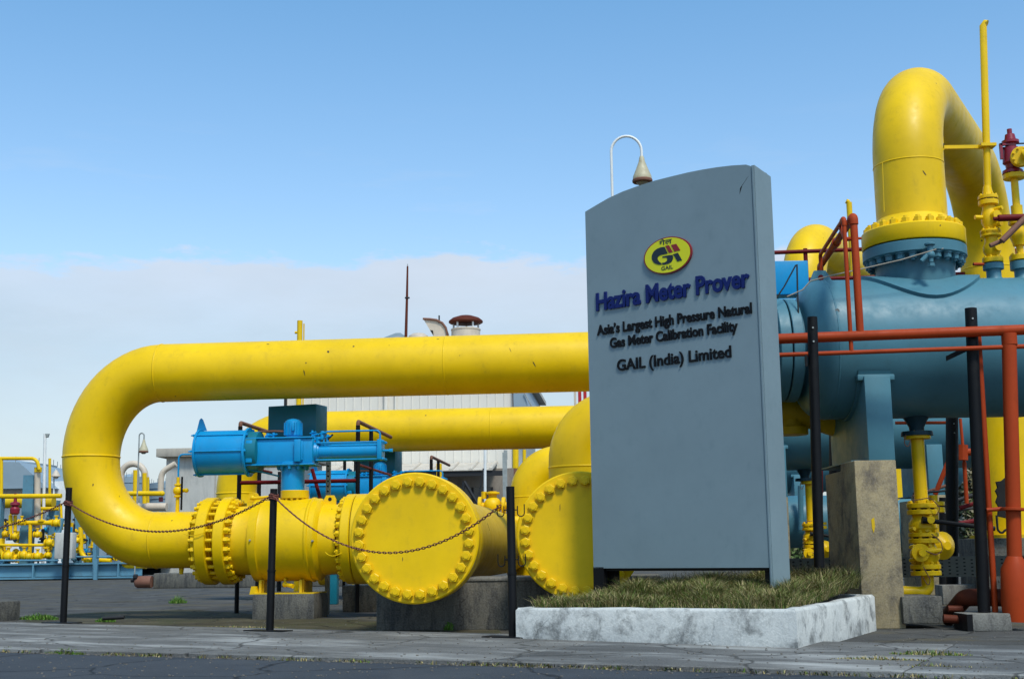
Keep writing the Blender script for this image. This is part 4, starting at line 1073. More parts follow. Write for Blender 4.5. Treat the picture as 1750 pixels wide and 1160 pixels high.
# ------------------------------------------------------------------ the tall inverted U loop
lg_ = Thing('tall_pipe_loop', 'tall yellow inverted U pipe bolted on top of the nearest vessel', 'pipe', (nx, VY, zf), 0, 'tall inverted U pipes')
UR = .337
fzt = zf + .17
lg_.add('flange', MB().rev((nx, VY, zf), (0, 0, 1), [(.008, .47), (.010, .485), (.020, .492), (.16, .492), (.172, .482), (.19, .42), (.25, .375), (.30, UR)], 64), M['yellow'])
lg_.add('gasket', MB().cyl((nx, VY, zf - .006), (nx, VY, zf + .012), .47, n=48), M['gasket'])
ring_of(lg_, nut_mesh(.040, .05, M['yellow']), (nx, VY, zf + .170), (0, 0, 1), .43, 24, .3, local=False, roll=1)
ztop = PY(1565, 112, VY).z - UR * 1.02 + .235
rx_, ry_ = PY(1687, 430, 16.2).x, 16.2
dv = Vector((rx_ - nx, ry_ - VY, 0)); D_ = dv.length; du = dv.normalized()
zb1 = PY(1555, 268, VY - UR).z
be = ztop - zb1
pts = [Vector((nx, VY, zf + .2)), Vector((nx, VY, zb1))]
hx = .98
for k in range(1, 19):
    a = math.pi / 2 * k / 18; pts.append(Vector((nx, VY, zb1)) + du * (hx * (1 - math.cos(a))) + UP * (be * math.sin(a)))
zc1 = ztop; down = 1.15
for k in range(0, 19):
    a = math.pi / 2 * k / 18; pts.append(Vector((nx, VY, zc1)) + du * (D_ - down + down * math.sin(a)) - UP * (down * .95 * (1 - math.cos(a))))
pts.append(Vector((rx_, ry_, .82)))
lg_.add('pipe', MB().tube(pts, UR, 56), M['yellow'])
seam(lg_, (nx, VY, zb1), (0, 0, 1), UR, local=False, pr=.005, w=.008)
seam(lg_, (rx_, ry_, zc1 - down), (0, 0, 1), UR, local=False, pr=.005)
seam(lg_, (rx_, ry_, zc1 - down - 1.15), (0, 0, 1), UR, local=False, pr=.005)
for (px, s) in ((1512, 1),):   # longitudinal weld
    p0, p1_ = PY(1508, 278, VY - UR * .93), PY(1511, 362, VY - UR * .93); lg_.add('weld_seam', MB().tube([p0, p1_], .004, 6), M['yellow'])
scar(lg_, [c for c in lg_.root.children if c.name.startswith('pipe')][0], 1580, 296, .030, .007, -1.0)
copy_thing(lg_, Vector((.60, 7.3, .20)), 'farther yellow inverted U pipe rising beside the right edge of the sign')
pd = Thing('pedestal_block', 'grey concrete pedestal under the rear leg of the tall yellow pipe', 'concrete block', (rx_, ry_, 0))
pd.add('block', MB().cbox((rx_, ry_, .40), (.95, .95, .80), .01), M['block'])
pd.add('base_shoe', MB().cyl((rx_, ry_, .80), (rx_, ry_, .84), .46, n=32), M['yellow_dull'])

# ------------------------------------------------------------------ vent stacks on the vessel
def stack_parts(t, x, y, segs, mat):
    for nme, z0, z1, r, kind in segs:
        if kind == 'c': m = MB().cyl((x, y, z0), (x, y, z1), r, n=20)
        elif kind == 'd': m = MB().disc((x, y, 0), (0, 0, 1), z0, z1, r, 28, .004)
        elif kind == 'b': m = MB().rev((x, y, 0), (0, 0, 1), [(z0 + (z1-z0)*f, r * k) for f, k in ((0, .72), (.15, .78), (.35, 1), (.6, 1), (.85, .76), (1, .7))], 24)
        o = t.add(nme, m, mat)
        if kind == 'd' and r > .08:
            ring_of(t, nut_mesh(round(r * .13, 4), round(r * .14, 4), mat), (x, y, z1), (0, 0, 1), r * .8, 8, .3, o, local=False)
vy = VY - .05
def ZP(px, py, y=None): return PY(px, py, y or vy).z
vx_ = PY(1697, 450, vy).x; s_ = vy / 2230
v1 = Thing('vent_stack', 'tall thin yellow vent pipe with stacked valves on the nearest vessel', 'vent pipe', (vx_, vy, ZP(1690, 472)))
v1.add('nozzle', MB().rev((vx_, vy, VZ + VR - .05), (0, 0, 1), [(0, .11), (.06, .07), (ZP(1690, 462) - VZ - VR + .05, .07), (ZP(1690, 461) - VZ - VR + .05, .098), (ZP(1690, 451.5) - VZ - VR + .05, .098)], 24), M['vessel'])
v1.add('gasket', MB().cyl((vx_, vy, ZP(1690, 452)), (vx_, vy, ZP(1690, 449.5)), .085, n=20), M['gasket'])
stack_parts(v1, vx_, vy, [('flange', ZP(1690, 449.5), ZP(1690, 441), .098, 'd'), ('valve_body', ZP(1690, 441), ZP(1690, 410), .083, 'b'), ('flange', ZP(1692, 405), ZP(1692, 396), .098, 'd'),
    ('spool', ZP(1690, 412), ZP(1690, 404), .06, 'c'), ('valve_body', ZP(1692, 396), ZP(1695, 350), .080, 'b'), ('flange', ZP(1696, 351), ZP(1696, 343), .095, 'd'), ('flange', ZP(1696, 341), ZP(1696, 335), .095, 'd')], M['yellow_small'])
for py in (403.5, 342): v1.add('gasket', MB().cyl((vx_, vy, ZP(1692, py + 1.2)), (vx_, vy, ZP(1692, py - 1.0)), .088, n=20), M['gasket'])
stack_parts(v1, vx_, vy, [('flange', ZP(1692, 402), ZP(1692, 394), .098, 'd')], M['yellow_small'])
for py, dx, r in ((372, -.15, .022), (372, .04, .05), (425, .03, .045), (386, .07, .03), (360, .09, .02), (452, -.2, .016)):
    z = ZP(1690, py); v1.add('boss', MB().cyl((vx_, vy, z), (vx_ + dx, vy - (.11 if abs(dx) < .1 else .02), z), r, n=12), M['yellow_small'] if py != 452 else M['orange'])
vt0 = Vector((vx_, vy, ZP(1697, 335))); vt1 = PY(1680, 40, vy)
v1.add('vent_pipe', MB().tube([vt0, lerp(vt0, vt1, .98), vt1 + Vector((.02, 0, 0)), vt1 + Vector((.035, -.01, -.01))], .036, 18), M['yellow'])
v1.add('collar', MB().cyl(vt0, vt0 + UP * .10, .055, .038, 18), M['yellow'])
bz = ZP(1690, 250); bx_ = vt0.x + (vt1.x - vt0.x) * (bz - vt0.z) / (vt1.z - vt0.z)
v1.add('bracket', MB().box((bx_ - .27, vy + .02, bz), (.50, .03, .035)).box((bx_ + .0, vy - .01, bz), (.15, .12, .03)).box((nx + UR - .0, vy + .02, bz + .04), (.03, .03, .14)), M['yellow'])
v1.add('hook', MB().tube([(nx + UR + .01, vy, bz + .02), (nx + UR - .07, vy - .04, bz + .07), (nx + UR - .09, vy - .05, bz + .11)], .012, 8), M['darkmetal'])
# relief valve stack
wx = PY(1745, 450, vy).x
v2 = Thing('relief_valve', 'crimson relief valve on a yellow stack at the right edge', 'relief valve', (wx, vy, ZP(1736, 472)))
v2.add('nozzle', MB().rev((wx, vy, VZ + VR - .05), (0, 0, 1), [(0, .11), (.06, .07), (ZP(1736, 462) - VZ - VR + .05, .07), (ZP(1736, 461) - VZ - VR + .05, .105), (ZP(1736, 448) - VZ - VR + .05, .105)], 24), M['vessel'])
stack_parts(v2, wx, vy, [('flange', ZP(1736, 446), ZP(1736, 437), .105, 'd'), ('pipe', ZP(1736, 440), ZP(1733, 300), .036, 'c'), ('valve_body', ZP(1736, 420), ZP(1735, 382), .085, 'b'), ('flange', ZP(1735, 384), ZP(1735, 378), .09, 'd'), ('tee', ZP(1735, 372), ZP(1735, 352), .055, 'c'), ('flange', ZP(1735, 306), ZP(1735, 298), .105, 'd')], M['yellow_small'])
zr0 = ZP(1733, 297)
v2.add('relief_body', MB().rev((wx - .01, vy, zr0), (0, 0, 1), [(0, .10), (.03, .095), (.05, .06), (.09, .065), (.11, .088), (.26, .075), (.27, .052), (.30, .052), (.31, .082), (.335, .082), (.345, .055), (.40, .045)], 28), M['psv'])
v2.add('cap_stem', MB().cyl((wx - .01, vy, zr0 + .39), (wx - .01, vy, ZP(1731, 221)), .024, n=14), M['psv'])
v2.add('lever', MB().box((wx - .12, vy - .03, zr0 + .22), (.025, .03, .16)).box((wx - .07, vy - .03, zr0 + .29), (.12, .03, .02)), M['psv'])
c = PY(1745, 268, vy - .15)
of = v2.add('outlet_flange', MB().disc(c, (-.25, -.97, 0), 0, .03, .098, 32, .004).disc(c, (-.25, -.97, 0), -.04, -.01, .098, 32, .004), M['yellow_small'])
ring_of(v2, nut_mesh(.012, .014, M['yellow_small']), c + Vector((-.25, -.97, 0)) * .03, (-.25, -.97, 0), .078, 8, .5, of, local=False)
v2.add('outlet_pipe', MB().tube([c - Vector((-.25, -.97, 0)) * .2, c + Vector((-.25, -.97, 0)) * .03], .055, 18).tube(fillet([c + Vector((0, -.06, 0)), c + Vector((.10, -.12, .02)), c + Vector((.5, -.05, .12))], .06), .055, 18), M['yellow_small'])
v2.add('wires', MB().tube([PY(1708, 250, vy), PY(1730, 246, vy), PY(1760, 245, vy)], .008, 6).tube([PY(1708, 254, vy), PY(1722, 253, vy)], .012, 6), M['darkmetal'])
rt = Thing('red_pipework', 'dark red oxide pipe ends and diagonal at the right edge above the vessel', 'pipe', PY(1725, 420, vy - .2))
rt.add('pipe', MB().cyl(PY(1706, 373, vy - .2), PY(1760, 371, vy - .2), .034, n=14).cyl(PY(1698, 374, vy - .2), PY(1710, 373, vy - .2), .018, n=10), M['maroon'])
rt.add('diagonal', MB().cyl(PY(1712, 412, vy - .25), PY(1765, 360, vy - .25), .030, n=12).cyl(PY(1692, 420, vy - .2), PY(1716, 410, vy - .2), .022, n=10), M['rust'])

# ------------------------------------------------------------------ red-orange fire water pipes
AR = PY(1727, 700, 11.15).dot(AY)
fp = Thing('orange_pipework', 'orange red fire water pipe running in front of the blue vessel', 'pipe', Q(1727, 1045, AR))
q0, q1 = Q(1290, 580.5, AR), Q(1775, 562.5, AR)
fp.add('main_pipe', MB().cyl(q0, q1, .046, n=24), M['orange'])
fp.add('lower_pipe', MB().cyl(Q(1290, 608, AR), Q(1775, 591, AR), .020, n=14), M['orange'])
d0 = Q(1724, 570, AR); dz = Q(1733, 950, AR).z
db = Q(1736, 1040, AR); dlx = lambda z: Vector((d0.x + (db.x - d0.x) * (z - d0.z) / (db.z - d0.z), d0.y + (db.y - d0.y) * (z - d0.z) / (db.z - d0.z), z))
dax = (dlx(1.0) - dlx(0.0)).normalized()
fp.add('drop_pipe', MB().cyl(d0, dlx(dz), .062, n=28), M['orange'])
fp.add('pipe_flange', MB().disc(dlx(0), dax, Q(1728, 872, AR).z, Q(1728, 868, AR).z + .004, .105, 28, .003), M['orange'])
fp.add('reducer', MB().rev(dlx(0), dax, [(Q(1735, 1062, AR).z, .10), (Q(1735, 1030, AR).z, .118), (Q(1735, 972, AR).z, .115), (Q(1735, 950, AR).z, .063)], 32), M['orange'])
fp.add('collar', MB().cyl((d0.x, d0.y, d0.z - .10), (d0.x, d0.y, d0.z), .066, n=24), M['orange'])
a0 = dlx(Q(1700, 1022, AR).z) + Vector((0, .12, 0))
fp.add('low_pipe', MB().tube(fillet([a0 + Vector((.0, 0, 0)), a0 + Vector((-.30, .25, 0)), a0 + Vector((-.30, .75, -.20))], .12, 6), .075, 20), M['oxide_dark'])
r0_, r1_ = Q(1671, 560, AR + .12), Q(1701, 1046, AR + .12)
fp.add('slanting_pipe', MB().cyl(r0_, r1_, .026, n=14).cyl(Q(1686, 871, AR + .05), Q(1712, 869, AR + .05), .018, n=8), M['orange'])
def riserpipe(px, ytop, ybot, r, back, pxe, pye, nm):
    b = Q(px, ybot, AR); t = Q(px - (px - 875) * 0, ytop, AR); bx, by = b.x, b.y
    zt = t.z - r
    e = Vector((bx, by, zt)) + AY * back
    path = fillet([Vector((bx, by, b.z)), Vector((bx, by, zt)), e, e - UP * .35], .035, 5)
    fp.add(nm, MB().tube(path, r, 18), M['orange'])
    fp.add('elbow', MB().tube(fillet([Vector((bx, by, zt - .07)), Vector((bx, by, zt)), Vector((bx, by, zt)) + AY * .10], .035, 5), r * 1.22, 18), M['orange'])
    return Vector((bx, by, zt)), e
ra, ea = riserpipe(1470, 364, 570, .034, 2.05, 0, 0, 'riser_pipe')
rb_, eb = riserpipe(1455, 369, 600, .019, 1.45, 0, 0, 'thin_riser')
fp.add('reducer_joint', MB().cyl(ra + AY * .95, ra + AY * 1.18, .046, .036, 14), M['orange'])
fp.add('crossover_pipe', MB().tube(fillet([ra - UP * .20, ra - UP * .20 - RX * .075 + AY * .02, ra - UP * .20 - RX * .075 + AY * .3 + UP * .2], .03, 4), .020, 10).cyl(ra - UP * .2, ra - UP * .2 + RX * .06, .012, n=8), M['orange'])

# black uprights with concrete feet
def black_up(px, ytop, ybot, y, r, label, base=None, foot=True):
    top = PY(px, ytop, y); zt = top.z; b = Vector((top.x, y, 0))
    t = Thing('black_upright', label, 'post', b, 0, 'black uprights by the vessels')
    t.add('pole', MB().cyl(PY(base or px, ybot, y) - UP * .02, (b.x, y, zt), r, n=24).cyl((b.x, y, zt - .004), (b.x, y, zt + .002), r * .85, n=20), M['black'])
    for k in (.10, .22): t.add('bolt', MB().cyl((b.x - .01, y - r + .002, zt - k), (b.x - .01, y - r - .008, zt - k), .008, n=8), M['galv'])
    return t
yb = G(1684, 1078).y
u1 = black_up(1659, 527, 1050, yb + .18, .052, 'black upright on a concrete foot near the right edge, taller than the pier', 1682)
u1.add('side_bracket', MB().prism([(0, 0), (-.20, -.09), (-.20, -.045), (0, .05)], Vector((PY(1659, 600, yb + .18).x, yb + .24, PY(1659, 598, yb + .2).z)), Vector((1,0,0)), UP, Vector((0,1,0)), -.01, .01), M['black'])
u2 = black_up(1388, 542, 965, 11.0, .044, 'black upright close to the right side of the sign', 1400)
u2.add('side_bracket', MB().box((PY(1378, 606, 10.98).x, 11.0, PY(1378, 616, 11).z), (.02, .02, .1)), M['black'])
u3 = black_up(1627, 712, 1008, 17.0, .080, 'black upright behind the yellow valve column, under the middle vessel')
u4 = black_up(1428, 735, 1000, 17.0, .085, 'black upright behind the left side of the tall pier')
u5 = black_up(1612, 850, 1008, 19.0, .06, 'thin black upright, farthest back, beside the yellow valve column')
fx0, fx1 = G(1646, 1079).x + .055, G(1729, 1079).x + .055; z48 = PY(1690, 1048, yb).z
ft = Thing('footing_block', 'small grey concrete foot with black left end under the upright', 'concrete block', ((fx0 + fx1) / 2, yb + .15, 0))
ft.add('block', MB().cbox(((fx0 + fx1) / 2 + .0, yb + .17, z48 / 2), (fx1 - fx0, .34, z48), .008), M['kerb'])
ft.add('black_end', MB().box((fx0 + .02, yb + .168, z48 / 2), (.048, .345, z48 - .006)), M['black'])
fb = G(1640, 1032); solo('footing_block', MB().cbox(fb + UP * .12, (.5, .3, .24), .01), M['kerb'], 'small concrete foot under the rear black upright', 'concrete block')

# ------------------------------------------------------------------ drain valve column under the vessel
dx, dy = bp_.x, VY
def ZD(py, px=1570): return PY(px, py, dy).z
dc = Thing('drain_valve_column', 'yellow drain valve column with black lever right of the concrete pier', 'valve', (dx, dy, ZD(1015)), 0, 'yellow drain valve columns')
stack_parts(dc, dx, dy, [('flange', ZD(750), ZD(741), .125, 'd'), ('pipe', ZD(862), ZD(745), .062, 'c'), ('flange', ZD(868), ZD(860), .14, 'd'), ('flange', ZD(879), ZD(871), .14, 'd'),
    ('ball_body', ZD(915), ZD(879), .13, 'b'), ('flange', ZD(917), ZD(910), .14, 'd'), ('flange', ZD(928), ZD(920), .14, 'd'), ('globe_body', ZD(968), ZD(926), .135, 'b'), ('flange', ZD(972), ZD(964), .14, 'd'), ('flange', ZD(983), ZD(975), .14, 'd')], M['yellow_small'])
for py in (869.8, 918.6, 973.5): dc.add('gasket', MB().cyl((dx, dy, ZD(py + 2)), (dx, dy, ZD(py - 2)), .12, n=20), M['gasket'])
dc.add('outlet_pipe', MB().tube(fillet([(dx + .01, dy, ZD(980)), (dx + .01, dy, ZD(1013)), (dx - .5, dy, ZD(1008))], .08, 8), .058, 18), M['yellow_small'])
lv0 = PY(1576, 888, dy - .16); lv1 = PY(1700, 903, dy - .16)
dc.add('stem', MB().cyl((dx + .02, dy - .1, lv0.z), (dx + .02, dy - .19, lv0.z), .035, n=14), M['yellow_small'])
dc.add('lever', MB().tube([lv0, lerp(lv0, lv1, .15), lv1], .028, 10, True, [.035, .022, .022]), M['black'])
p = PY(1572, 944, dy - .13)
dc.add('handwheel', MB().disc(p, (0, -1, 0), 0, .03, .085, 24, .004).cyl(p + Vector((0, .1, 0)), p - Vector((0, .09, 0)), .035, n=12).cyl(p, p + Vector((.2, -.03, .02)), .025, n=10), M['yellow_small'])
for k, (px, py) in enumerate(((1556, 905), (1585, 907), (1556, 935), (1590, 950), (1583, 932), (1590, 880), (1556, 957))):
    p = PY(px, py, dy - .06); dc.add('fitting', MB().cyl(p, p + Vector((.02 * (-1) ** k, -.06, .01)), .02, n=6), M['yellow_small'])
# bypass behind
q = lambda px, py: PY(px, py, dy + .35)
dc.add('bypass_pipe', MB().cyl(q(1598, 935), q(1594.5, 846), .045, n=16).disc(q(1597, 872), (0, 0, 1), -.02, .03, .10, 22, .004).disc(q(1597, 872), (0, 0, 1), .045, .085, .10, 22, .004), M['yellow_small'])
dc.add('bypass_valve', MB().rev(q(1609, 932), (.3, -1, 0), [(-.10, .11), (-.05, .135), (.02, .135), (.06, .09), (.10, .04)], 26), M['yellow_small'])
for pts in (((1560, 855), (1590, 850), (1608, 868), (1600, 880)), ((1592, 912), (1608, 925), (1612, 940), (1600, 948), (1580, 940)), ((1578, 968), (1590, 990), (1587, 1003), (1577, 985)), ((1548, 742), (1545, 758), (1552, 765), (1556, 752))):
    dc.add('wire_loop', MB().tube(fillet([PY(a, b, dy - .18) for a, b in pts], .05, 4), .0045, 6), M['rust'])
dk = G(1578, 1075); dk.y += .1
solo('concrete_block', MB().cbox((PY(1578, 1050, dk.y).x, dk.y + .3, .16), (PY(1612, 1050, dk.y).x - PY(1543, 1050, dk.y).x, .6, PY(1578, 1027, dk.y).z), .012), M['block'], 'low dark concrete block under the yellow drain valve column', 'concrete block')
copy_tree_shift = AY * 8.0
cc = copy_thing(dc, AY * 8.0 + Vector((.06, 0, -.02)), 'smaller looking yellow drain valve column between sign and left black upright')

# perforated cable tray
ATR = PY(1640, 965, 13.4).dot(AY)
t0, t1 = Q(1300, 975, ATR), Q(1765, 951, ATR); t0.z = t1.z = (Q(1640, 985, ATR).z); th = Q(1640, 950, ATR).z - t0.z
ct = Thing('cable_tray', 'perforated metal cable tray behind the yellow drain valve column', 'cable tray', (t0 + t1) / 2, -GA)
Lt = (t1 - t0).length
ct.add('tray', MB().box((0, 0, th / 2), (Lt, .004, th)).box((0, .03, .002), (Lt, .06, .004)).box((0, .03, th - .002), (Lt, .06, .004)), M['galv_dull'] if 'galv_dull' in M else M['galv'], local=True)
sl = MB(); nx_ = int(Lt / .075)
for i in range(nx_):
    for j in range(5):
        off_ = .5 if i % 2 else 0; x = -Lt/2 + (i + .5) * .075; z = th * (j + .6 + off_ * .6) / 5.6
        sl.box((x, -.0028, z), (.022, .0016, .013))
ct.add('slots', sl, M['gasket'], local=True, kind='stuff')

# rope from nozzle tap to the lug and hanging lines
rp = Thing('rope', 'grey rope stretched from the big flange to the lug on the vessel head', 'rope', PY(1402, 485, 11.7))
yr = 11.6
rp.add('strand', MB().tube([PY(1600, 426, yr), PY(1540, 444, yr), PY(1475, 459, yr), PY(1420, 471, yr), PY(1385, 480, yr), PY(1372, 495, yr), PY(1345, 507, yr)], .006, 6), M['rope'])
rp.add('strand', MB().tube([PY(1362, 452, 11.9), PY(1363, 500, 11.9), PY(1366, 570, 11.9)], .008, 6).tube([PY(1360, 453, 11.9), PY(1340, 490, 11.9), PY(1325, 512, 11.9)], .007, 6), M['darkmetal'])

# cyan actuator box behind the sign edge + fittings
cb = Thing('actuator_box', 'bright blue actuator box showing past the right edge of the sign', 'actuator', PY(1350, 560, 15.0))
cb.add('box', MB().cbox(PY(1340, 480, 15.6), (.52, .4, .42), .01), M['azure'])
cb.add('stand', MB().cbox(PY(1347, 523, 15.2), (.30, .3, .14), .02).cyl(PY(1345, 530, 15.2), PY(1345, 700, 15.2), .10, n=20).cyl(PY(1320, 536, 15.0), PY(1364, 536, 15.0), .03, n=12), M['azure'])
cb.add('tube', MB().tube([PY(1351, 545, 11.9), PY(1350, 560, 11.9), PY(1342, 570, 11.9)], .02, 8), M['darkmetal'])
vp = PY(1352, 700, 12.6)
yv = Thing('yellow_tee', 'dull yellow pipe tee below the left end of the nearest vessel', 'pipe fitting', (vp.x, vp.y, PY(1350, 745, 12.6).z))
ve = lambda px, py: PY(px, py, 12.9)
yv.add('body', MB().tube(fillet([ve(1300, 690), ve(1345, 700), ve(1385, 705), ve(1438, 722)], .2, 8), .16, 24, True).tube([ve(1349, 660), ve(1351, 738)], .13, 24), M['yellow_dull'])
yv.add('flange', MB().disc(ve(1352, 738), (0, 0, 1), -.03, .05, .17, 28), M['yellow_dull'])
yv.add('nozzle', MB().cyl(ve(1400, 712), ve(1440, 724), .13, .11, 24), M['yellow_dull'])

# red railing of the platform behind the vessels
pr_ = Thing('platform_railing', 'dark red three bar railing behind the nearest vessel', 'railing', Q(1450, 720, 16.6))
for (ya, yb_, r) in ((433, 414, .027), (481, 463, .027), (513, 495, .027)):
    pr_.add('rail_bar', MB().cyl(Q(1290, ya, 16.6), Q(1790, yb_, 16.6), r, n=12), M['maroon'])
for px in (1376, 1503, 1733):
    pr_.add('upright', MB().cyl(Q(px, 425, 16.62), Vector((Q(px, 425, 16.62).x, Q(px, 425, 16.62).y, .0)), .028, n=12), M['maroon'])
ys = Thing('vent_pipe', 'thin yellow vent pipe behind the orange elbow and the farther yellow dome', 'vent pipe', Vector((Q(1450, 345, 18).x, Q(1450, 345, 18).y, 0)))
p = Q(1451, 346, 18.0); ys.add('pipe', MB().cyl((p.x, p.y, 0), p, .040, n=16).cyl(p, p + Vector((-.04, 0, .02)), .035, n=10), M['yellow'])
# low red railings and pipes in the gaps under the vessels
lr = Thing('low_red_railing', 'red oxide bars and braces in the gap under the nearest vessel', 'railing', Q(1600, 900, 18.5))
def bar(p0, p1_, a, r, mat='orange', nme='bar'): lr.add(nme, MB().cyl(Q(*p0, a), Q(*p1_, a), r, n=10), M[mat])
bar((1530, 722.5), (1622, 722), 18.0, .022); bar((1340, 726), (1400, 725), 18.0, .022)
bar((1598, 845), (1626, 775), 18.5, .035); bar((1560, 848), (1628, 826), 18.5, .022, 'rust'); bar((1560, 843), (1620, 838), 18.4, .015, 'darkmetal')
bar((1641, 715), (1648, 790), 18.5, .022); bar((1648, 790), (1652, 860), 18.5, .030); bar((1438, 735), (1440, 800), 18.0, .05); bar((1640, 773), (1665, 772), 18.4, .05, 'orange', 'stub_pipe')
bar((1645, 760), (1645, 786), 18.4, .075, 'orange', 'stub_flange'); bar((1404, 800), (1404, 945), 18.0, .02, 'maroon'); bar((1640, 868), (1665, 860), 19.0, .03, 'maroon'); bar((1636, 855), (1662, 846), 18.9, .03, 'darkmetal')
bar((1610, 900), (1665, 890), 26, .05, 'maroon'); bar((1590, 876), (1665, 868), 22, .02, 'darkmetal')
# lower blue pipe far behind, its posts
bpz = Thing('blue_header', 'slate blue header pipe low in the gap left of the tall pier', 'pipe', Q(1390, 935, 24))
c0, c1_ = Q(1290, 892, 24), Q(1560, 889, 24); bpz.add('pipe', MB().cyl(c0, c1_, .47, n=32), M['vessel'])
bpz.add('upright', MB().cyl(Q(1368, 830, 23.4), Q(1369, 905, 23.4), .05, n=12), M['vessel'])
jb = Thing('torn_cover', 'torn dark rubber cover hanging on the yellow leg at the right edge', 'cover', PY(1715, 880, 15.6))
jb.add('sheet', MB().prism([(-.11, -.22), (.13, -.28), (.13, .22), (.02, .24), (-.03, .20), (-.10, .19), (-.085, .12), (-.115, .08), (-.09, .02), (-.12, -.05), (-.09, -.11)], PY(1717, 850, 15.55), Vector((1,0,0)), UP, Vector((0,-1,0)), 0, .04), M['gasket'])
jb.add('hook', MB().tube(fillet([PY(1703, 880, 15.5), PY(1705, 905, 15.5), PY(1712, 912, 15.5), PY(1718, 905, 15.5), PY(1728, 905, 15.5)], .04, 4), .014, 6), M['gasket'])
dm = G(1672, 1010); solo('dark_drum', MB().cyl((dm.x - .1, dm.y - 1.5, 0), (dm.x - .1, dm.y - 1.5, PY(1680, 925, dm.y - 1.5).z), .42, n=28), M['gasket'], 'dark cylindrical base behind the right black upright', 'drum')
lpz = Thing('ground_pipes', 'red oxide pipes lying low between the dark block and the foot', 'pipe', G(1630, 1062))
lpz.add('pipe', MB().tube(fillet([Q(1612, 1056, 11.6), Q(1640, 1058, 11.6), Q(1668, 1055, 11.6)], .05), .035, 12).cyl(Q(1620, 1040, 11.8), Q(1645, 1040, 11.8), .03, n=10), M['oxide_dark'])
lpz.add('pipe', MB().cyl(Q(1606, 1043, 13.2), Q(1655, 1030, 13.2), .028, n=10), M['black'])
# ------------------------------------------------------------------ far kerb, drain pipe
kb0, kb1 = Q(261, 1004, 30.0), Q(585, 1003, 30.0); zk = Q(350, 978, 30.0).z
kb = Thing('kerb_wall', 'low old concrete kerb wall behind the left bend', 'wall', Vector((kb0.x, kb0.y, 0)), -GA)
Lk = (kb1 - kb0).dot(RX); kb.add('wall', MB().cbox((Lk / 2, .3, zk / 2), (Lk, .6, zk), .03), M['block'], local=True)
rc = Q(244, 991, 30.2)
rp_ = Thing('rusty_pipe_end', 'rusty capped pipe end lying at the left end of the kerb wall', 'pipe', Vector((rc.x, rc.y, 0)))
rp_.add('pipe', MB().rev(Q(230, 994, 30.0), RX, [(0, .05), (.03, .11), (.08, .14), (.42, .14)], 24), M['rust'])
rp_.add('plug', MB().cyl(Q(230, 991, 29.95) - RX * .08, Q(230, 991, 29.95), .05, n=10).cyl(Q(232, 985, 29.9) - RX * .05, Q(232, 985, 29.9) + RX * .04, .06, n=6), M['darkmetal'])
kl = Thing('far_kerb', 'thin grey kerb in front of the blue skid at the left', 'kerb', G(100, 990))
a = G(-60, 991); b = G(250, 988); kl.add('kerb', MB().box((a + b) / 2 + UP * .05, ((b - a).length, .3, .16), math.atan2((b - a).y, (b - a).x)), M['kerb'])

# ------------------------------------------------------------------ hut
AH = 47.0
h0, h1_ = Q(281, 900, AH), Q(484, 900, AH)
hx_ = (h1_ - h0).dot(RX); zh1 = Q(300, 781, AH).z; zh2 = Q(300, 765.5, AH - .3).z
hut = Thing('equipment_hut', 'pale grey flat roofed hut seen through the big yellow bend', 'building', Vector((h0.x, h0.y, 0)), -GA)
hut.add('wall', MB().box((hx_ / 2, 3, zh1 / 2), (hx_, 6, zh1)), M['plaster'], local=True)
hut.add('roof_slab', MB().cbox((hx_ / 2, 3, (zh1 + zh2) / 2), (hx_ + .6, 6.6, zh2 - zh1), .02), M['plaster_trim'], local=True)
hut.add('plinth_band', MB().box((hx_ / 2, 3, .25), (hx_ + .12, 6.12, .5)), M['plaster'], local=True)
hut.add('joint_strip', MB().box((1.9, -.01, zh1 / 2), (.04, .03, zh1)), M['plaster_trim'], local=True)

# ------------------------------------------------------------------ white metal building
AB = 60.0
def BQ(px, py, l=0.0):
    p = Q(px, py, AB + l) - Bo; return p.dot(RX), p.z
Bo = Q(487, 900, AB); Bo.z = 0
bw = BQ(880, 800)[0]; bw2 = BQ(903, 800)[0]
ze = BQ(880, 640)[1]; zridge = BQ(700, 577)[1]
bd = Thing('metal_building', 'cream metal clad building with roof vents behind the yellow pipes', 'building', Bo, -GA)
wall = MB()
rib = .40; n = int(bw / rib)
xs = []
for i in range(n + 1):
    x = i * rib; xs += [(x, 0), (x + .03, -.025), (x + .06, -.025), (x + .09, 0)]
xs = [q for q in xs if q[0] < bw] + [(bw, 0)]
zc_ = BQ(700, 803)[1]
vs = [(x, y, z) for z in (zc_, ze + .8) for x, y in xs]; k = len(xs)
wall.add(vs, [(i, i + 1, k + i + 1, k + i) for i in range(k - 1)])
wall.box((bw / 2, 7.0, (ze + .8) / 2), (bw - .02, 13.8, ze + .8))
bd.add('cladding', wall, M['cladding'], local=True)
bd.add('corner_post', MB().box((bw + .06, -.06, ze / 2), (.22, .22, ze)), M['rust'], local=True)
bd.add('corner_post', MB().box((-.05, -.05, ze / 2), (.12, .12, ze)), M['darkmetal'], local=True)
bd.add('downpipe', MB().cyl((BQ(660, 690)[0], -.12, zc_), (BQ(660, 690)[0], -.12, ze + .5), .10, n=10).cyl((BQ(641, 690)[0] + 1, -.12, zc_), (BQ(641, 690)[0] + 1, -.12, ze + .5), .05, n=8), M['cladding'], local=True)
roof = MB().prism([(-.6, ze + .5), (bw / 2, zridge), (bw2, ze + .35), (bw2, ze + .15), (-.6, ze + .3)], Vector((0, 0, 0)), Vector((1, 0, 0)), UP, Vector((0, 1, 0)), -.5, 14.5)
bd.add('roof', roof, M['roofing'], local=True)
x9, z9 = BQ(903, 696); x8, z8 = BQ(880, 690)
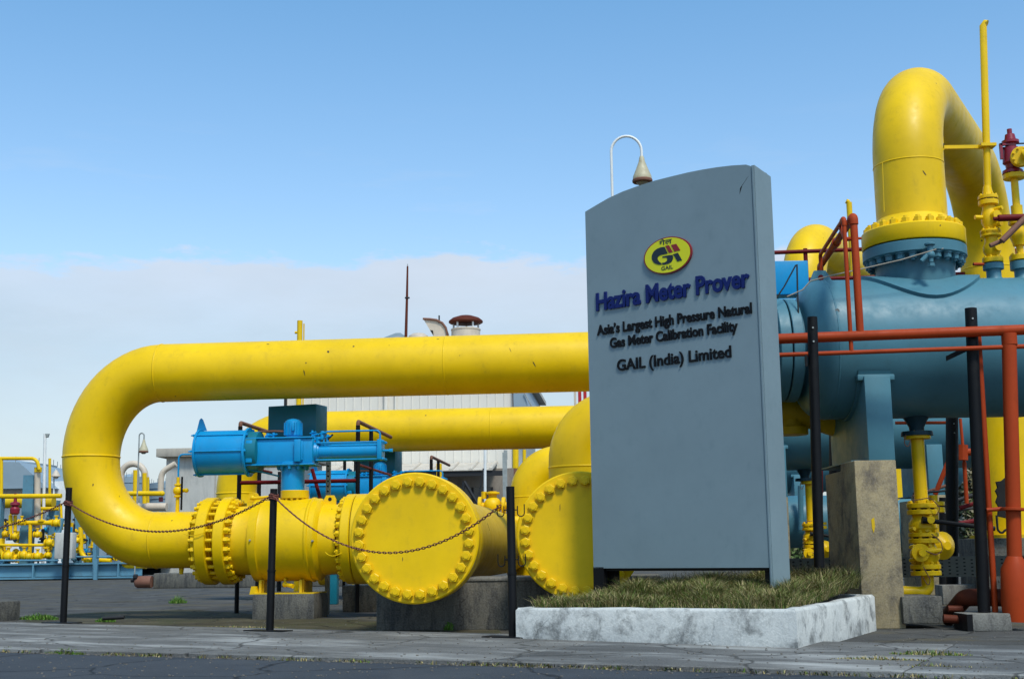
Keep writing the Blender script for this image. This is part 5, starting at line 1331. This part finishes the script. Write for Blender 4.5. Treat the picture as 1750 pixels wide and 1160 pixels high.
bd.add('eave_soffit', MB().prism([(bw, ze + .15), (bw2 - .35, ze + .15), (x9, z9), (bw, z9 + .02)], Vector((0, 0, 0)), Vector((1, 0, 0)), UP, Vector((0, 1, 0)), -.3, 14.0), M['tank'], local=True)  # roof overhang in shadow; the shade is put into its grey colour
bd.add('stay_wire', MB().cyl((BQ(897, 672)[0], -.4, BQ(897, 672)[1]), (BQ(912, 700)[0], -.4, BQ(912, 700)[1]), .03, n=6), M['galv'], local=True)
# lower annexe wall with dark strip, window and canopy of sheets
zc1 = BQ(780, 787, -1.6)[1]; zc0 = BQ(780, 803, -2.6)[1]
cxa_, cxb_ = BQ(560, 800)[0], BQ(868, 800)[0]
bd.add('annexe_wall', MB().box(((cxa_ + BQ(880, 850)[0]) / 2, -.10, zc_ / 2), (BQ(880, 850)[0] - cxa_, .14, zc_ - .02)), M['brownwall'], local=True)
wx0, wx1 = BQ(775, 850)[0], BQ(842, 850)[0]; wz0, wz1 = BQ(800, 905)[1], BQ(800, 833)[1]
wf = bd.add('window', MB().box(((wx0 + wx1) / 2, -.20, (wz0 + wz1) / 2), (wx1 - wx0, .04, wz1 - wz0)), M['glass'], local=True)
for f in (0, .5, 1): bd.add('window_frame', MB().box((wx0 + (wx1 - wx0) * f, -.25, (wz0 + wz1) / 2), (.10, .05, wz1 - wz0)), M['darkmetal'], parent=wf, local=True)
bd.add('door_frame', MB().box((BQ(853, 850)[0], -.2, BQ(853, 845)[1] / 2), (.35, .08, BQ(853, 845)[1])), M['brownwall'], local=True)
sheets = MB(); ns = int((cxb_ - cxa_) / .9)
for i in range(ns):
    x0 = cxa_ + i * .9
    o = MB().prism([(x0, 0), (x0 + .7, 0), (x0 + .74, .07), (x0 + .86, .07), (x0 + .89, 0), (x0 + .89, -.03), (x0, -.03)], Vector((0, 0, 0)), Vector((1, 0, 0)), UP, Vector((0, 1, 0)), 0, 1)
    for v in o.v:
        t = v.y; v.y = -.08 - t * 2.5; v.z += zc1 + (zc0 - zc1) * t
    me_ = bd.add('canopy_sheet', o, M['roofing'], local=True)
bd.add('canopy_beam', MB().box(((cxa_ + cxb_) / 2, -2.45, zc0 - .16), (cxb_ - cxa_, .12, .22)), M['darkmetal'], local=True)
# roof furniture
def RP(px, py, a=66.0): return Q(px, py, a)
fn = Thing('roof_ventilator', 'round roof ventilator with dark red cap on the metal building', 'ventilator', RP(797, 590))
c = RP(797, 575); s66 = 66 / 2230
fn.add('drum', MB().cyl(RP(796, 600), RP(796, 564), 25.5 * s66, n=32).disc(RP(796, 564), (0, 0, 1), -.04, .05, 26.5 * s66, 32, .02), M['cream'])
fn.add('cap', MB().rev(RP(796, 551), (0, 0, 1), [(-.05, 28 * s66), (0, 30.5 * s66), (.08, 30 * s66), (.22, 24 * s66), (.34, 12 * s66), (.38, .05)], 36), M['oxide_dark'])
for k in range(5):
    a = k * 2 * math.pi / 5 + .3; p = RP(796, 563); fn.add('strut', MB().cyl(p + Vector((math.cos(a) * 23 * s66, math.sin(a) * 23 * s66, -.1)), p + Vector((math.cos(a) * 23 * s66, math.sin(a) * 23 * s66, .35)), .05, n=8), M['white'])
cw = Thing('roof_cowl', 'rusty edged curved cowl open to the left on the metal building roof', 'cowl', RP(745, 590))
def T(px, py): p = RP(px, py) - RP(745, 590); return (p.dot(RX), p.z)
cp = [T(724, 546), T(734, 547), T(745, 548), T(755, 553), T(761, 561), T(764, 572), T(764, 600), T(741, 600), T(740, 573)]
cw.add('hood', MB().prism(cp, RP(745, 590), RX, UP, AY, 0, 1.3), M['cream'])
rim = [T(723, 545), T(735, 545.5), T(746, 547), T(756, 552), T(762, 560), T(765, 572), T(765, 600)]
cw.add('rim', MB().tube([RP(745, 590) + RX * u + UP * v - AY * .05 for u, v in rim], .06, 8), M['rust'])
cw.add('damper', MB().prism([T(735, 564), T(740, 565), T(741, 572), T(739, 570)], RP(745, 590), RX, UP, AY, -.06, 0), M['gasket'])
cw.add('spike', MB().cyl(RP(750.5, 552), RP(750.5, 539), .04, n=6), M['darkmetal'])
ms = Thing('lightning_mast', 'thin dark mast with small ring on the metal building roof', 'mast', RP(693, 590))
ms.add('rod', MB().tube([RP(693, 600), RP(695.5, 509), RP(696.5, 455)], .06, 8, True, [.085, .065, .045]), M['oxide_dark'])
ms.add('ring', MB().cyl(RP(695.6, 510), RP(695.6, 508), .11, n=12).cyl(RP(692, 509), RP(700, 509), .045, n=6), M['darkmetal'])
ms.add('tip', MB().cyl(RP(696.5, 455), RP(696.6, 451), .02, n=6), M['galv'])
rv = Thing('roof_dome', 'low cream dome beside the mast on the metal building roof', 'roof dome', RP(715, 590))
rv.add('dome', MB().rev(RP(715, 580), (0, 0, 1), [(-.4, 18.5 * s66), (0, 18.5 * s66), (.18, 17 * s66), (.30, 11 * s66), (.33, .1)], 28), M['cream'])
rg = Thing('ridge_hood', 'dark low ridge hood left of the mast on the metal building roof', 'roof hood', RP(676, 590))
rg.add('hood', MB().prism([(-.7, -.4), (-.55, .05), (.1, .28), (.35, .28), (.85, -.05), (.9, -.4)], RP(673, 578), RX, UP, AY, 0, 1.5), M['tank'])
yvn = Thing('far_vent_post', 'yellow vent post standing above the top run of the large pipe', 'vent pipe', Vector((Q(512, 548, 23).x, Q(512, 548, 23).y, 0)))
p = Q(512.5, 548, 23.0); p2 = Q(519.5, 553, 23.0)
yvn.add('pipe', MB().cyl((p.x, p.y, 0), p, .050, n=14).cyl(p + Vector((-.09, 0, -.22)), p + Vector((0, 0, -.22)), .025, n=8), M['yellow'])
yvn.add('thin_pipe', MB().cyl((p2.x, p2.y, 0), p2, .013, n=8), M['yellow'])
# things in the gap between pipe and canopy
gp = Thing('small_derrick', 'dark small frame and white pole beside the canopy', 'frame', Q(800, 860, 40))
gp.add('pole', MB().cyl(Q(829, 764, 45), Q(829, 868, 45), .05, n=10), M['white'])
gp.add('brace', MB().cyl(Q(793, 822, 40), Q(822, 870, 40), .05, n=8).cyl(Q(793, 822, 40), Q(790, 855, 40), .05, n=8).cyl(Q(826, 800, 40), Q(815, 870, 40), .02, n=6), M['darkmetal'])
gp.add('column', MB().box(Q(863, 820, 42), (.15, .15, 1.8)).box(Q(864, 777, 42), (.12, .12, .3)), M['galv'])
gp.add('yellow_pipe', MB().cyl(Q(896, 768, 42), Q(896, 800, 42), .06, n=8).cyl(Q(881, 768, 40), Q(881, 800, 40), .10, n=8), M['yellow'])
rpst = Thing('red_posts', 'pair of red posts just left of the sign between the pipes', 'post', Q(994, 700, 40))
for px in (991, 1000): rpst.add('post', MB().box(Q(px, 690, 40) , (.10, .10, 1.2)), M['red'])
rpst.add('post', MB().box(Q(983, 690, 40), (.07, .07, 1.2)), M['cream'])
yp = Thing('yellow_post', 'short yellow post and thin blue tube behind the left blind flange', 'post', Q(750, 850, 27))
p = Q(750.5, 792, 27); yp.add('post', MB().box((p.x, p.y, p.z / 2), (.11, .11, p.z)), M['yellow'])

# ------------------------------------------------------------------ gooseneck lamps
def gooseneck(px, ytop_arc, pxl, ysh0, ysh1, wsh, a, rpole, label, matp='white'):
    """pole at px, arc over to pxl, shade between ysh0 and ysh1"""
    b = Q(px, ysh1, a); k = a / 2230
    t = Thing('gooseneck_lamp', label, 'lamp', Vector((b.x, b.y, 0)))
    hw = (Q(pxl, 300, a) - Q(px, 300, a)).dot(RX) / 2
    zt = Q(px, ytop_arc, a).z; zs = Q(px, ysh0, a).z
    c = Vector((b.x, b.y, zt - abs(hw) * 1.05)) + RX * hw
    arc = [c + RX * (-hw * math.cos(math.pi * i / 14)) + UP * (abs(hw) * 1.05 * math.sin(math.pi * i / 14)) for i in range(15)]
    top = Vector((arc[-1].x, arc[-1].y, zs))
    t.add('pole', MB().tube([Vector((b.x, b.y, 0))] + arc + [top], rpole, 12), M[matp])
    h = zs - Q(pxl, ysh1, a).z; w = wsh * k / 2
    t.add('shade', MB().rev(top + UP * .02, (0, 0, -1), [(0, w * .2), (h * .08, w * .28), (h * .2, w * .34), (h * .45, w * .62), (h * .72, w * .95), (h * .80, w), (h * .86, w * 1.0), (h * .88, w * .8)], 28), M['lampshade'])
    t.add('glass', MB().rev(top - UP * (h * .84), (0, 0, -1), [(0, w * .72), (h * .10, w * .62), (h * .18, w * .35)], 20), M['glass_pale'])
    t.add('rim', MB().rev(top - UP * (h * .80), (0, 0, -1), [(0, w * 1.0), (h * .04, w * 1.07), (h * .10, w * 1.05), (h * .12, w * .98)], 28), M['rust'])
    return t
M['lampshade'] = paint('grimy_cream_enamel', (.46, .41, .27), .5, (.16, .10, .05), 1.2)
M['glass_pale'] = flat('dusty_lamp_glass', (.25, .24, .20), .3)
gooseneck(1046, 234, 1098, 271, 316, 34, 24.0, .026, 'white gooseneck lamp rising behind the curved top of the sign')
gooseneck(237, 740, 245, 752, 775, 16, 40.0, .022, 'small gooseneck lamp seen inside the big yellow bend', 'galv')
lpn = Thing('lamp_pole', 'slim white pole with small lamp head in the left background', 'lamp', Vector((Q(76, 915, 46).x, Q(76, 915, 46).y, 0)))
lpn.add('pole', MB().cyl((Q(76, 915, 46).x, Q(76, 915, 46).y, 0), Q(77, 741, 46), .055, n=12), M['white'])
lpn.add('lamp_head', MB().cyl(Q(79, 745, 46), Q(83, 745, 46), .05, n=10).box(Q(81, 742, 46), (.14, .1, .05)), M['galv'])
for px, py, lab in ((96, 809, 'small white bell lamp against the grey tanks'),):
    t = Thing('bell_lamp', lab, 'lamp', Q(px, 822, 60)); t.add('shade', MB().rev(Q(px, 803, 60), (0, 0, -1), [(0, .05), (.1, .12), (.3, .22), (.34, .12), (.42, .08)], 14), M['cream']); t.add('pole', MB().cyl(Q(92, 815, 60.2), Q(92, 870, 60.2), .04, n=8).cyl(Q(92, 815, 60.2), Q(96, 801, 60.2), .03, n=8), M['white'])

# ------------------------------------------------------------------ storage tanks
def tank(px0, px1, ytop, a, label, rise=.4):
    c = Q((px0 + px1) / 2, 900, a); r = (px1 - px0) / 2 * a / 2230
    zt = Q((px0 + px1) / 2, ytop, a - r).z
    t = Thing('storage_tank', label, 'tank', Vector((c.x, c.y, 0)), 0, 'grey storage tanks in the left background')
    t.add('shell', MB().cyl((c.x, c.y, 0), (c.x, c.y, zt), r, n=64), M['tank'])
    t.add('roof', MB().cyl((c.x, c.y, zt), (c.x, c.y, zt + rise), r * 1.0, r * .2, n=64), M['tank'])
    for f in (.35, .6, .8, .93): t.add('wind_girder', MB().disc((c.x, c.y, zt * f), (0, 0, 1), 0, .12, r + .08, 64, .01), M['tank'])
    for k in range(0, 64, 4):
        aa = k * math.pi / 32; t.add('handrail_post', MB().cyl((c.x + math.cos(aa) * r, c.y + math.sin(aa) * r, zt), (c.x + math.cos(aa) * r, c.y + math.sin(aa) * r, zt + .55), .04, n=5), M['galv'])
    return t
tank(-150, 92, 787, 125, 'largest grey storage tank at the left edge', .8)
tank(82, 190, 801, 150, 'middle grey storage tank partly behind the yellow bend')
tank(196, 244, 814, 160, 'small grey tank seen through the yellow bend')
tank(252, 330, 824, 165, 'low grey tank beside the hut')
bn = Thing('bund_wall', 'white bund wall in front of the grey tanks', 'wall', Q(50, 900, 90))
a, b = Q(-120, 900, 90), Q(115, 900, 90); zt = Q(50, 823, 90).z
bn.add('wall', MB().box(((a + b) / 2).xy.to_3d() + UP * zt / 2, ((b - a).length, .3, zt), -GA), M['white'])
rfn = Thing('grey_shed', 'grey shed roof in front of the largest tank', 'shed', Q(30, 830, 88))
rfn.add('roof', MB().prism([(-6, -.9), (1.6, -.9), (-.6, .95), (-6, .95)], Q(45, 812, 88), RX, UP, AY, 0, 8), M['tank'])

# ------------------------------------------------------------------ metering skid at the left
AS = 44.0
SO = Q(-60, 985, AS); SO.z = 0
def SQ(px, py, l=0.0):
    p = Q(px, py, AS + l) - SO; return Vector((p.dot(RX), l, p.z))
sk = Thing('metering_skid', 'slate blue steel base frame of the metering skid at the left', 'skid frame', SO, -GA)
xr = SQ(243, 975).x; z0, z1 = SQ(100, 987).z, SQ(100, 963).z; z0 = max(z0, .05)
sk.add('beam', MB().box((xr / 2, 0, (z0 + z1) / 2), (xr, .04, z1 - z0 - .1)).box((xr / 2, 0, z1), (xr, .36, .06)).box((xr / 2, 0, z0), (xr, .36, .06)), M['skid'], local=True)
sk.add('beam', MB().box((xr / 2, 5, (z0 + z1) / 2), (xr, .3, z1 - z0)), M['skid'], local=True)
for px in (60, 120, 163, 205): x = SQ(px, 975).x; sk.add('stiffener', MB().box((x, -.1, (z0 + z1) / 2), (.05, .16, z1 - z0 - .06)), M['skid'], local=True)
sk.add('deck', MB().box((xr / 2, 2.5, z1 - .04), (xr, 4.8, .04)), M['darkmetal'], local=True)
def skid_col(px0, px1, ytop, l, nm='column'):
    a = SQ(px0, 960, l); b = SQ(px1, 960, l); t = SQ((px0+px1)/2, ytop, l); return sk.add(nm, MB().box(((a.x + b.x) / 2, l, (z1 + t.z) / 2), (b.x - a.x, .3, t.z - z1)), M['skid'], local=True)
skid_col(36, 54, 812, 1.0); skid_col(82, 96, 855, 3.0); skid_col(161, 166, 905, .2, 'upright'); skid_col(128, 137, 880, 2.5, 'upright'); skid_col(-8, 0, 850, .5)
sk.add('handrail', MB().cyl(SQ(130, 951, .2), SQ(243, 951, .2), .03, n=8).cyl(SQ(0, 957, .1), SQ(100, 957, .1), .03, n=8), M['skid'], local=True)
sk.add('brace', MB().cyl(SQ(88, 962, .5), SQ(106, 885, .5), .10, n=8), M['skid'], local=True)
p = G(163.5, 989); sk.add('leg', MB().box(SQ(163.5, 980, -.3), (.12, .1, 1.0)), M['skid'], local=True)
skp = Thing('skid_pipework', 'tangle of bright yellow gas pipes and valves on the blue skid', 'pipework', SO + Vector((0, 0, 0)), -GA)
def P_(pts, r, l=1.0, mat='yellow', fr=.25, nm='pipe', n=12):
    return skp.add(nm, MB().tube(fillet([SQ(x, y, l) for x, y in pts], fr, 5), r, n), M[mat], local=True)
k44 = 44 / 2230
P_([(-40, 783), (63, 783), (67, 802)], 3.2 * k44, .6, fr=.5); P_([(2, 783), (2, 960)], 3.4 * k44, .6)
P_([(-40, 848), (105, 847)], 4.2 * k44, .4); P_([(-40, 858), (92, 858)], 11 * k44, 2.6, 'yellow_dull')
P_([(53, 869), (100, 869)], 3.6 * k44, 1.8); P_([(64, 802), (64, 905)], 5.5 * k44, .8, 'cream', nm='cream_riser')
skp.add('flange', MB().disc(SQ(65, 803, .8), (0, 0, 1), -.08, .10, 6.8 * k44, 20), M['yellow'], local=True)
P_([(85, 783), (85, 860)], 2.7 * k44, 3.5)
P_([(35, 893), (98, 893)], 4.0 * k44, .6); P_([(52, 893), (51, 948)], 3.4 * k44, .6); P_([(0, 931), (92, 931)], 2.6 * k44, .3); P_([(-30, 948), (88, 950)], 4.2 * k44, .5)
P_([(18, 880), (18, 912)], 3.6 * k44, .5); P_([(26, 880), (26, 912)], 3.2 * k44, .6); P_([(0, 920), (3, 950), (30, 952)], 4.5 * k44, .4)
P_([(138, 900), (138, 952), (165, 957), (190, 958)], 4.3 * k44, .6, fr=.5); P_([(104, 860), (106, 905)], 2.4 * k44, 1.5)
P_([(209, 950), (211, 967), (250, 967)], 4.2 * k44, .0, fr=.5)
P_([(122, 900), (120, 952)], 2.5 * k44, 1.2, 'azure'); P_([(76, 905), (82, 905)], 5 * k44, 2, 'azure')
for (px, py, r, l) in ((14, 950, 9, .3), (41, 948, 8, .3), (22, 955, 6, .4), (37, 892, 6, .4), (96, 893, 7, .4), (64, 913, 6, .6), (84, 927, 7, .3), (64, 950, 7, .3), (132, 923, 5, .5), (152, 957, 7, .4), (25, 916, 6, .4), (82, 948, 5, .3), (49, 950, 6, .2), (196, 935, 5, .8), (176, 930, 6, 1.2), (8, 912, 6, .6)):
    c = SQ(px, py, l); rr = r * k44
    skp.add('valve', MB().ball(c, rr).disc(c, (1, 0, 0), -rr * 1.1, -rr * .8, rr * .95, 16, .01).disc(c, (1, 0, 0), rr * .8, rr * 1.1, rr * .95, 16, .01).cyl(c, c + UP * rr * 1.7, rr * .35, n=8).disc(c + UP * rr * 1.6, (0, 0, 1), 0, .04, rr * .55, 12, .005), M['yellow_small'], local=True)
skp.add('relief_valve', MB().rev(SQ(25, 879, .4), (0, 0, 1), [(0, .10), (.05, .16), (.2, .17), (.3, .10), (.34, .17), (.42, .16), (.46, .06), (.75, .05)], 16), M['psv'], local=True)
rnd = random.Random(5)
for _ in range(120):
    px, py = rnd.uniform(0, 225), rnd.uniform(885, 962)
    c = SQ(px, py, rnd.uniform(.5, 4)); d = rnd.choice((Vector((1, 0, 0)), Vector((0, 0, 1)), Vector((0, 1, 0)), Vector((0, 0, 1))))
    skp.add('small_fitting', MB().cyl(c - d * rnd.uniform(.1, .5), c + d * rnd.uniform(.1, .4), rnd.uniform(.025, .07), n=8).disc(c, d, -.03, .04, rnd.uniform(.08, .16), 10, .008), M[rnd.choice(['skid', 'yellow_small', 'yellow_small', 'galv', 'yellow_small', 'azure', 'skid', 'yellow_small', 'darkmetal'])], local=True)
for px in (150, 157): skp.add('filter_body', MB().cyl(SQ(px, 948, 1.5), SQ(px, 912, 1.5), 3 * k44, n=12).disc(SQ(px, 912, 1.5), (0, 0, 1), 0, .08, 5 * k44, 14, .01), M['skid'], local=True)
jx = Thing('junction_box', 'grey junction box on the skid beside the leftmost post', 'box', SO + RX * SQ(110, 930).x, -GA)
c = SQ(112, 932, -.6); jx.add('enclosure', MB().cbox((c.x - SQ(110, 930).x, -.6, c.z), (32 * k44, .35, 45 * k44), .03), M['plaster'], local=True)
# pipes inside the bend
ib = Thing('inner_pipework', 'cream and yellow pipes seen through the big yellow bend', 'pipework', Q(240, 850, 45))
def I_(pts, r, a=45, mat='yellow', fr=.35, nm='pipe'): return ib.add(nm, MB().tube(fillet([Q(x, y, a) for x, y in pts], fr, 6), r, 14), M[mat])
I_([(207, 850), (207, 792), (248, 792), (248, 850)], 6 * k44, 46, 'cream', .55, 'cream_loop'); I_([(274, 845), (276, 806), (300, 792)], 5.5 * k44, 46, 'cream', .4, 'cream_loop')
I_([(200, 843), (279, 843)], 4.4 * k44, 44); I_([(232, 803), (231, 860)], 4.6 * k44, 44.5); I_([(247, 808), (247, 860)], 4.0 * k44, 45); I_([(253, 815), (253, 860)], 2.4 * k44, 45.6, 'yellow_dull')
I_([(235, 866), (285, 866)], 7.5 * k44, 45.5, 'cream'); ib.add('red_cap', MB().cyl(Q(275, 849, 44.2), Q(275, 857, 44.2), 4 * k44, n=12), M['psv'])
ib.add('elbow', MB().ball(Q(277, 843, 44), 5 * k44), M['yellow'])
wp = MB().cyl(Q(236, 800, 47), Q(237, 880, 47), .04, n=8); ib.add('conduit', wp, M['galv'])

# ------------------------------------------------------------------ brush seen under the vessels
def bush(px0, px1, ytop, ybot, a, n, cols, label):
    rn = random.Random(int(px0)); c0 = Q(px0, ybot, a); c1 = Q(px1, ybot, a); sp = []
    zt = Q(px0, ytop, a).z; root = Thing('tree', label, 'tree', Vector((((c0 + c1) / 2).x, c0.y, 0)))
    vs, fs, cl = [], [], []
    for _ in range(n):
        t = rn.random(); x = c0.x + (c1.x - c0.x) * t; z = rn.uniform(0.1, 1) ** .8 * zt * (.8 + .2 * math.sin(t * 9 + 1)); y = c0.y + rn.uniform(-1.5, 1.5)
        s = rn.uniform(.05, .14); u = Vector((rn.gauss(0, 1), rn.gauss(0, 1), rn.gauss(0, 1))).normalized(); w = u.orthogonal().normalized(); b = len(vs); p = Vector((x, y, z)) - root.root.location
        vs += [tuple(p - u * s), tuple(p + w * s * .5), tuple(p + u * s), tuple(p - w * s * .5)]; fs.append((b, b+1, b+2, b+3)); c = rn.choice(cols); cl += [(*c, 1)] * 4
    me = bpy.data.meshes.new('crown'); me.from_pydata(vs, [], fs); ca = me.color_attributes.new('blade_colour', 'FLOAT_COLOR', 'POINT'); ca.data.foreach_set('color', [x for c in cl for x in c]); me.materials.append(M['grass'])
    o = bpy.data.objects.new('crown', me); COL.objects.link(o); o.parent = root.root
    for k in range(3):
        x = c0.x + (c1.x - c0.x) * (.25 + .25 * k); root.add('trunk', MB().tube([(x, c0.y, 0), (x + .1, c0.y, zt * .4), (x - .1, c0.y + .1, zt * .8)], .06, 8, True, [.09, .06, .03]), M['rust'])
bush(1628, 1760, 745, 930, 46, 26000, [(.16, .14, .08), (.12, .12, .05), (.20, .17, .11), (.09, .11, .04), (.26, .23, .17)], 'dry brownish scrub trees seen under the vessels at the right')
bush(1330, 1560, 860, 940, 46, 9000, [(.06, .10, .03), (.09, .13, .04), (.12, .13, .06)], 'green scrub seen low behind the pier')
lawn = MB(); a, b = Q(1330, 925, 36), Q(1765, 920, 36); a.z = b.z = .004
lawn.add([a, b, b + AY * 9, a + AY * 9], [(0, 1, 2, 3)]); M['lawn'] = flat('lawn_green', (.06, .12, .025), .9, var=.4, scale=3); struct('lawn', lawn, M['lawn'])
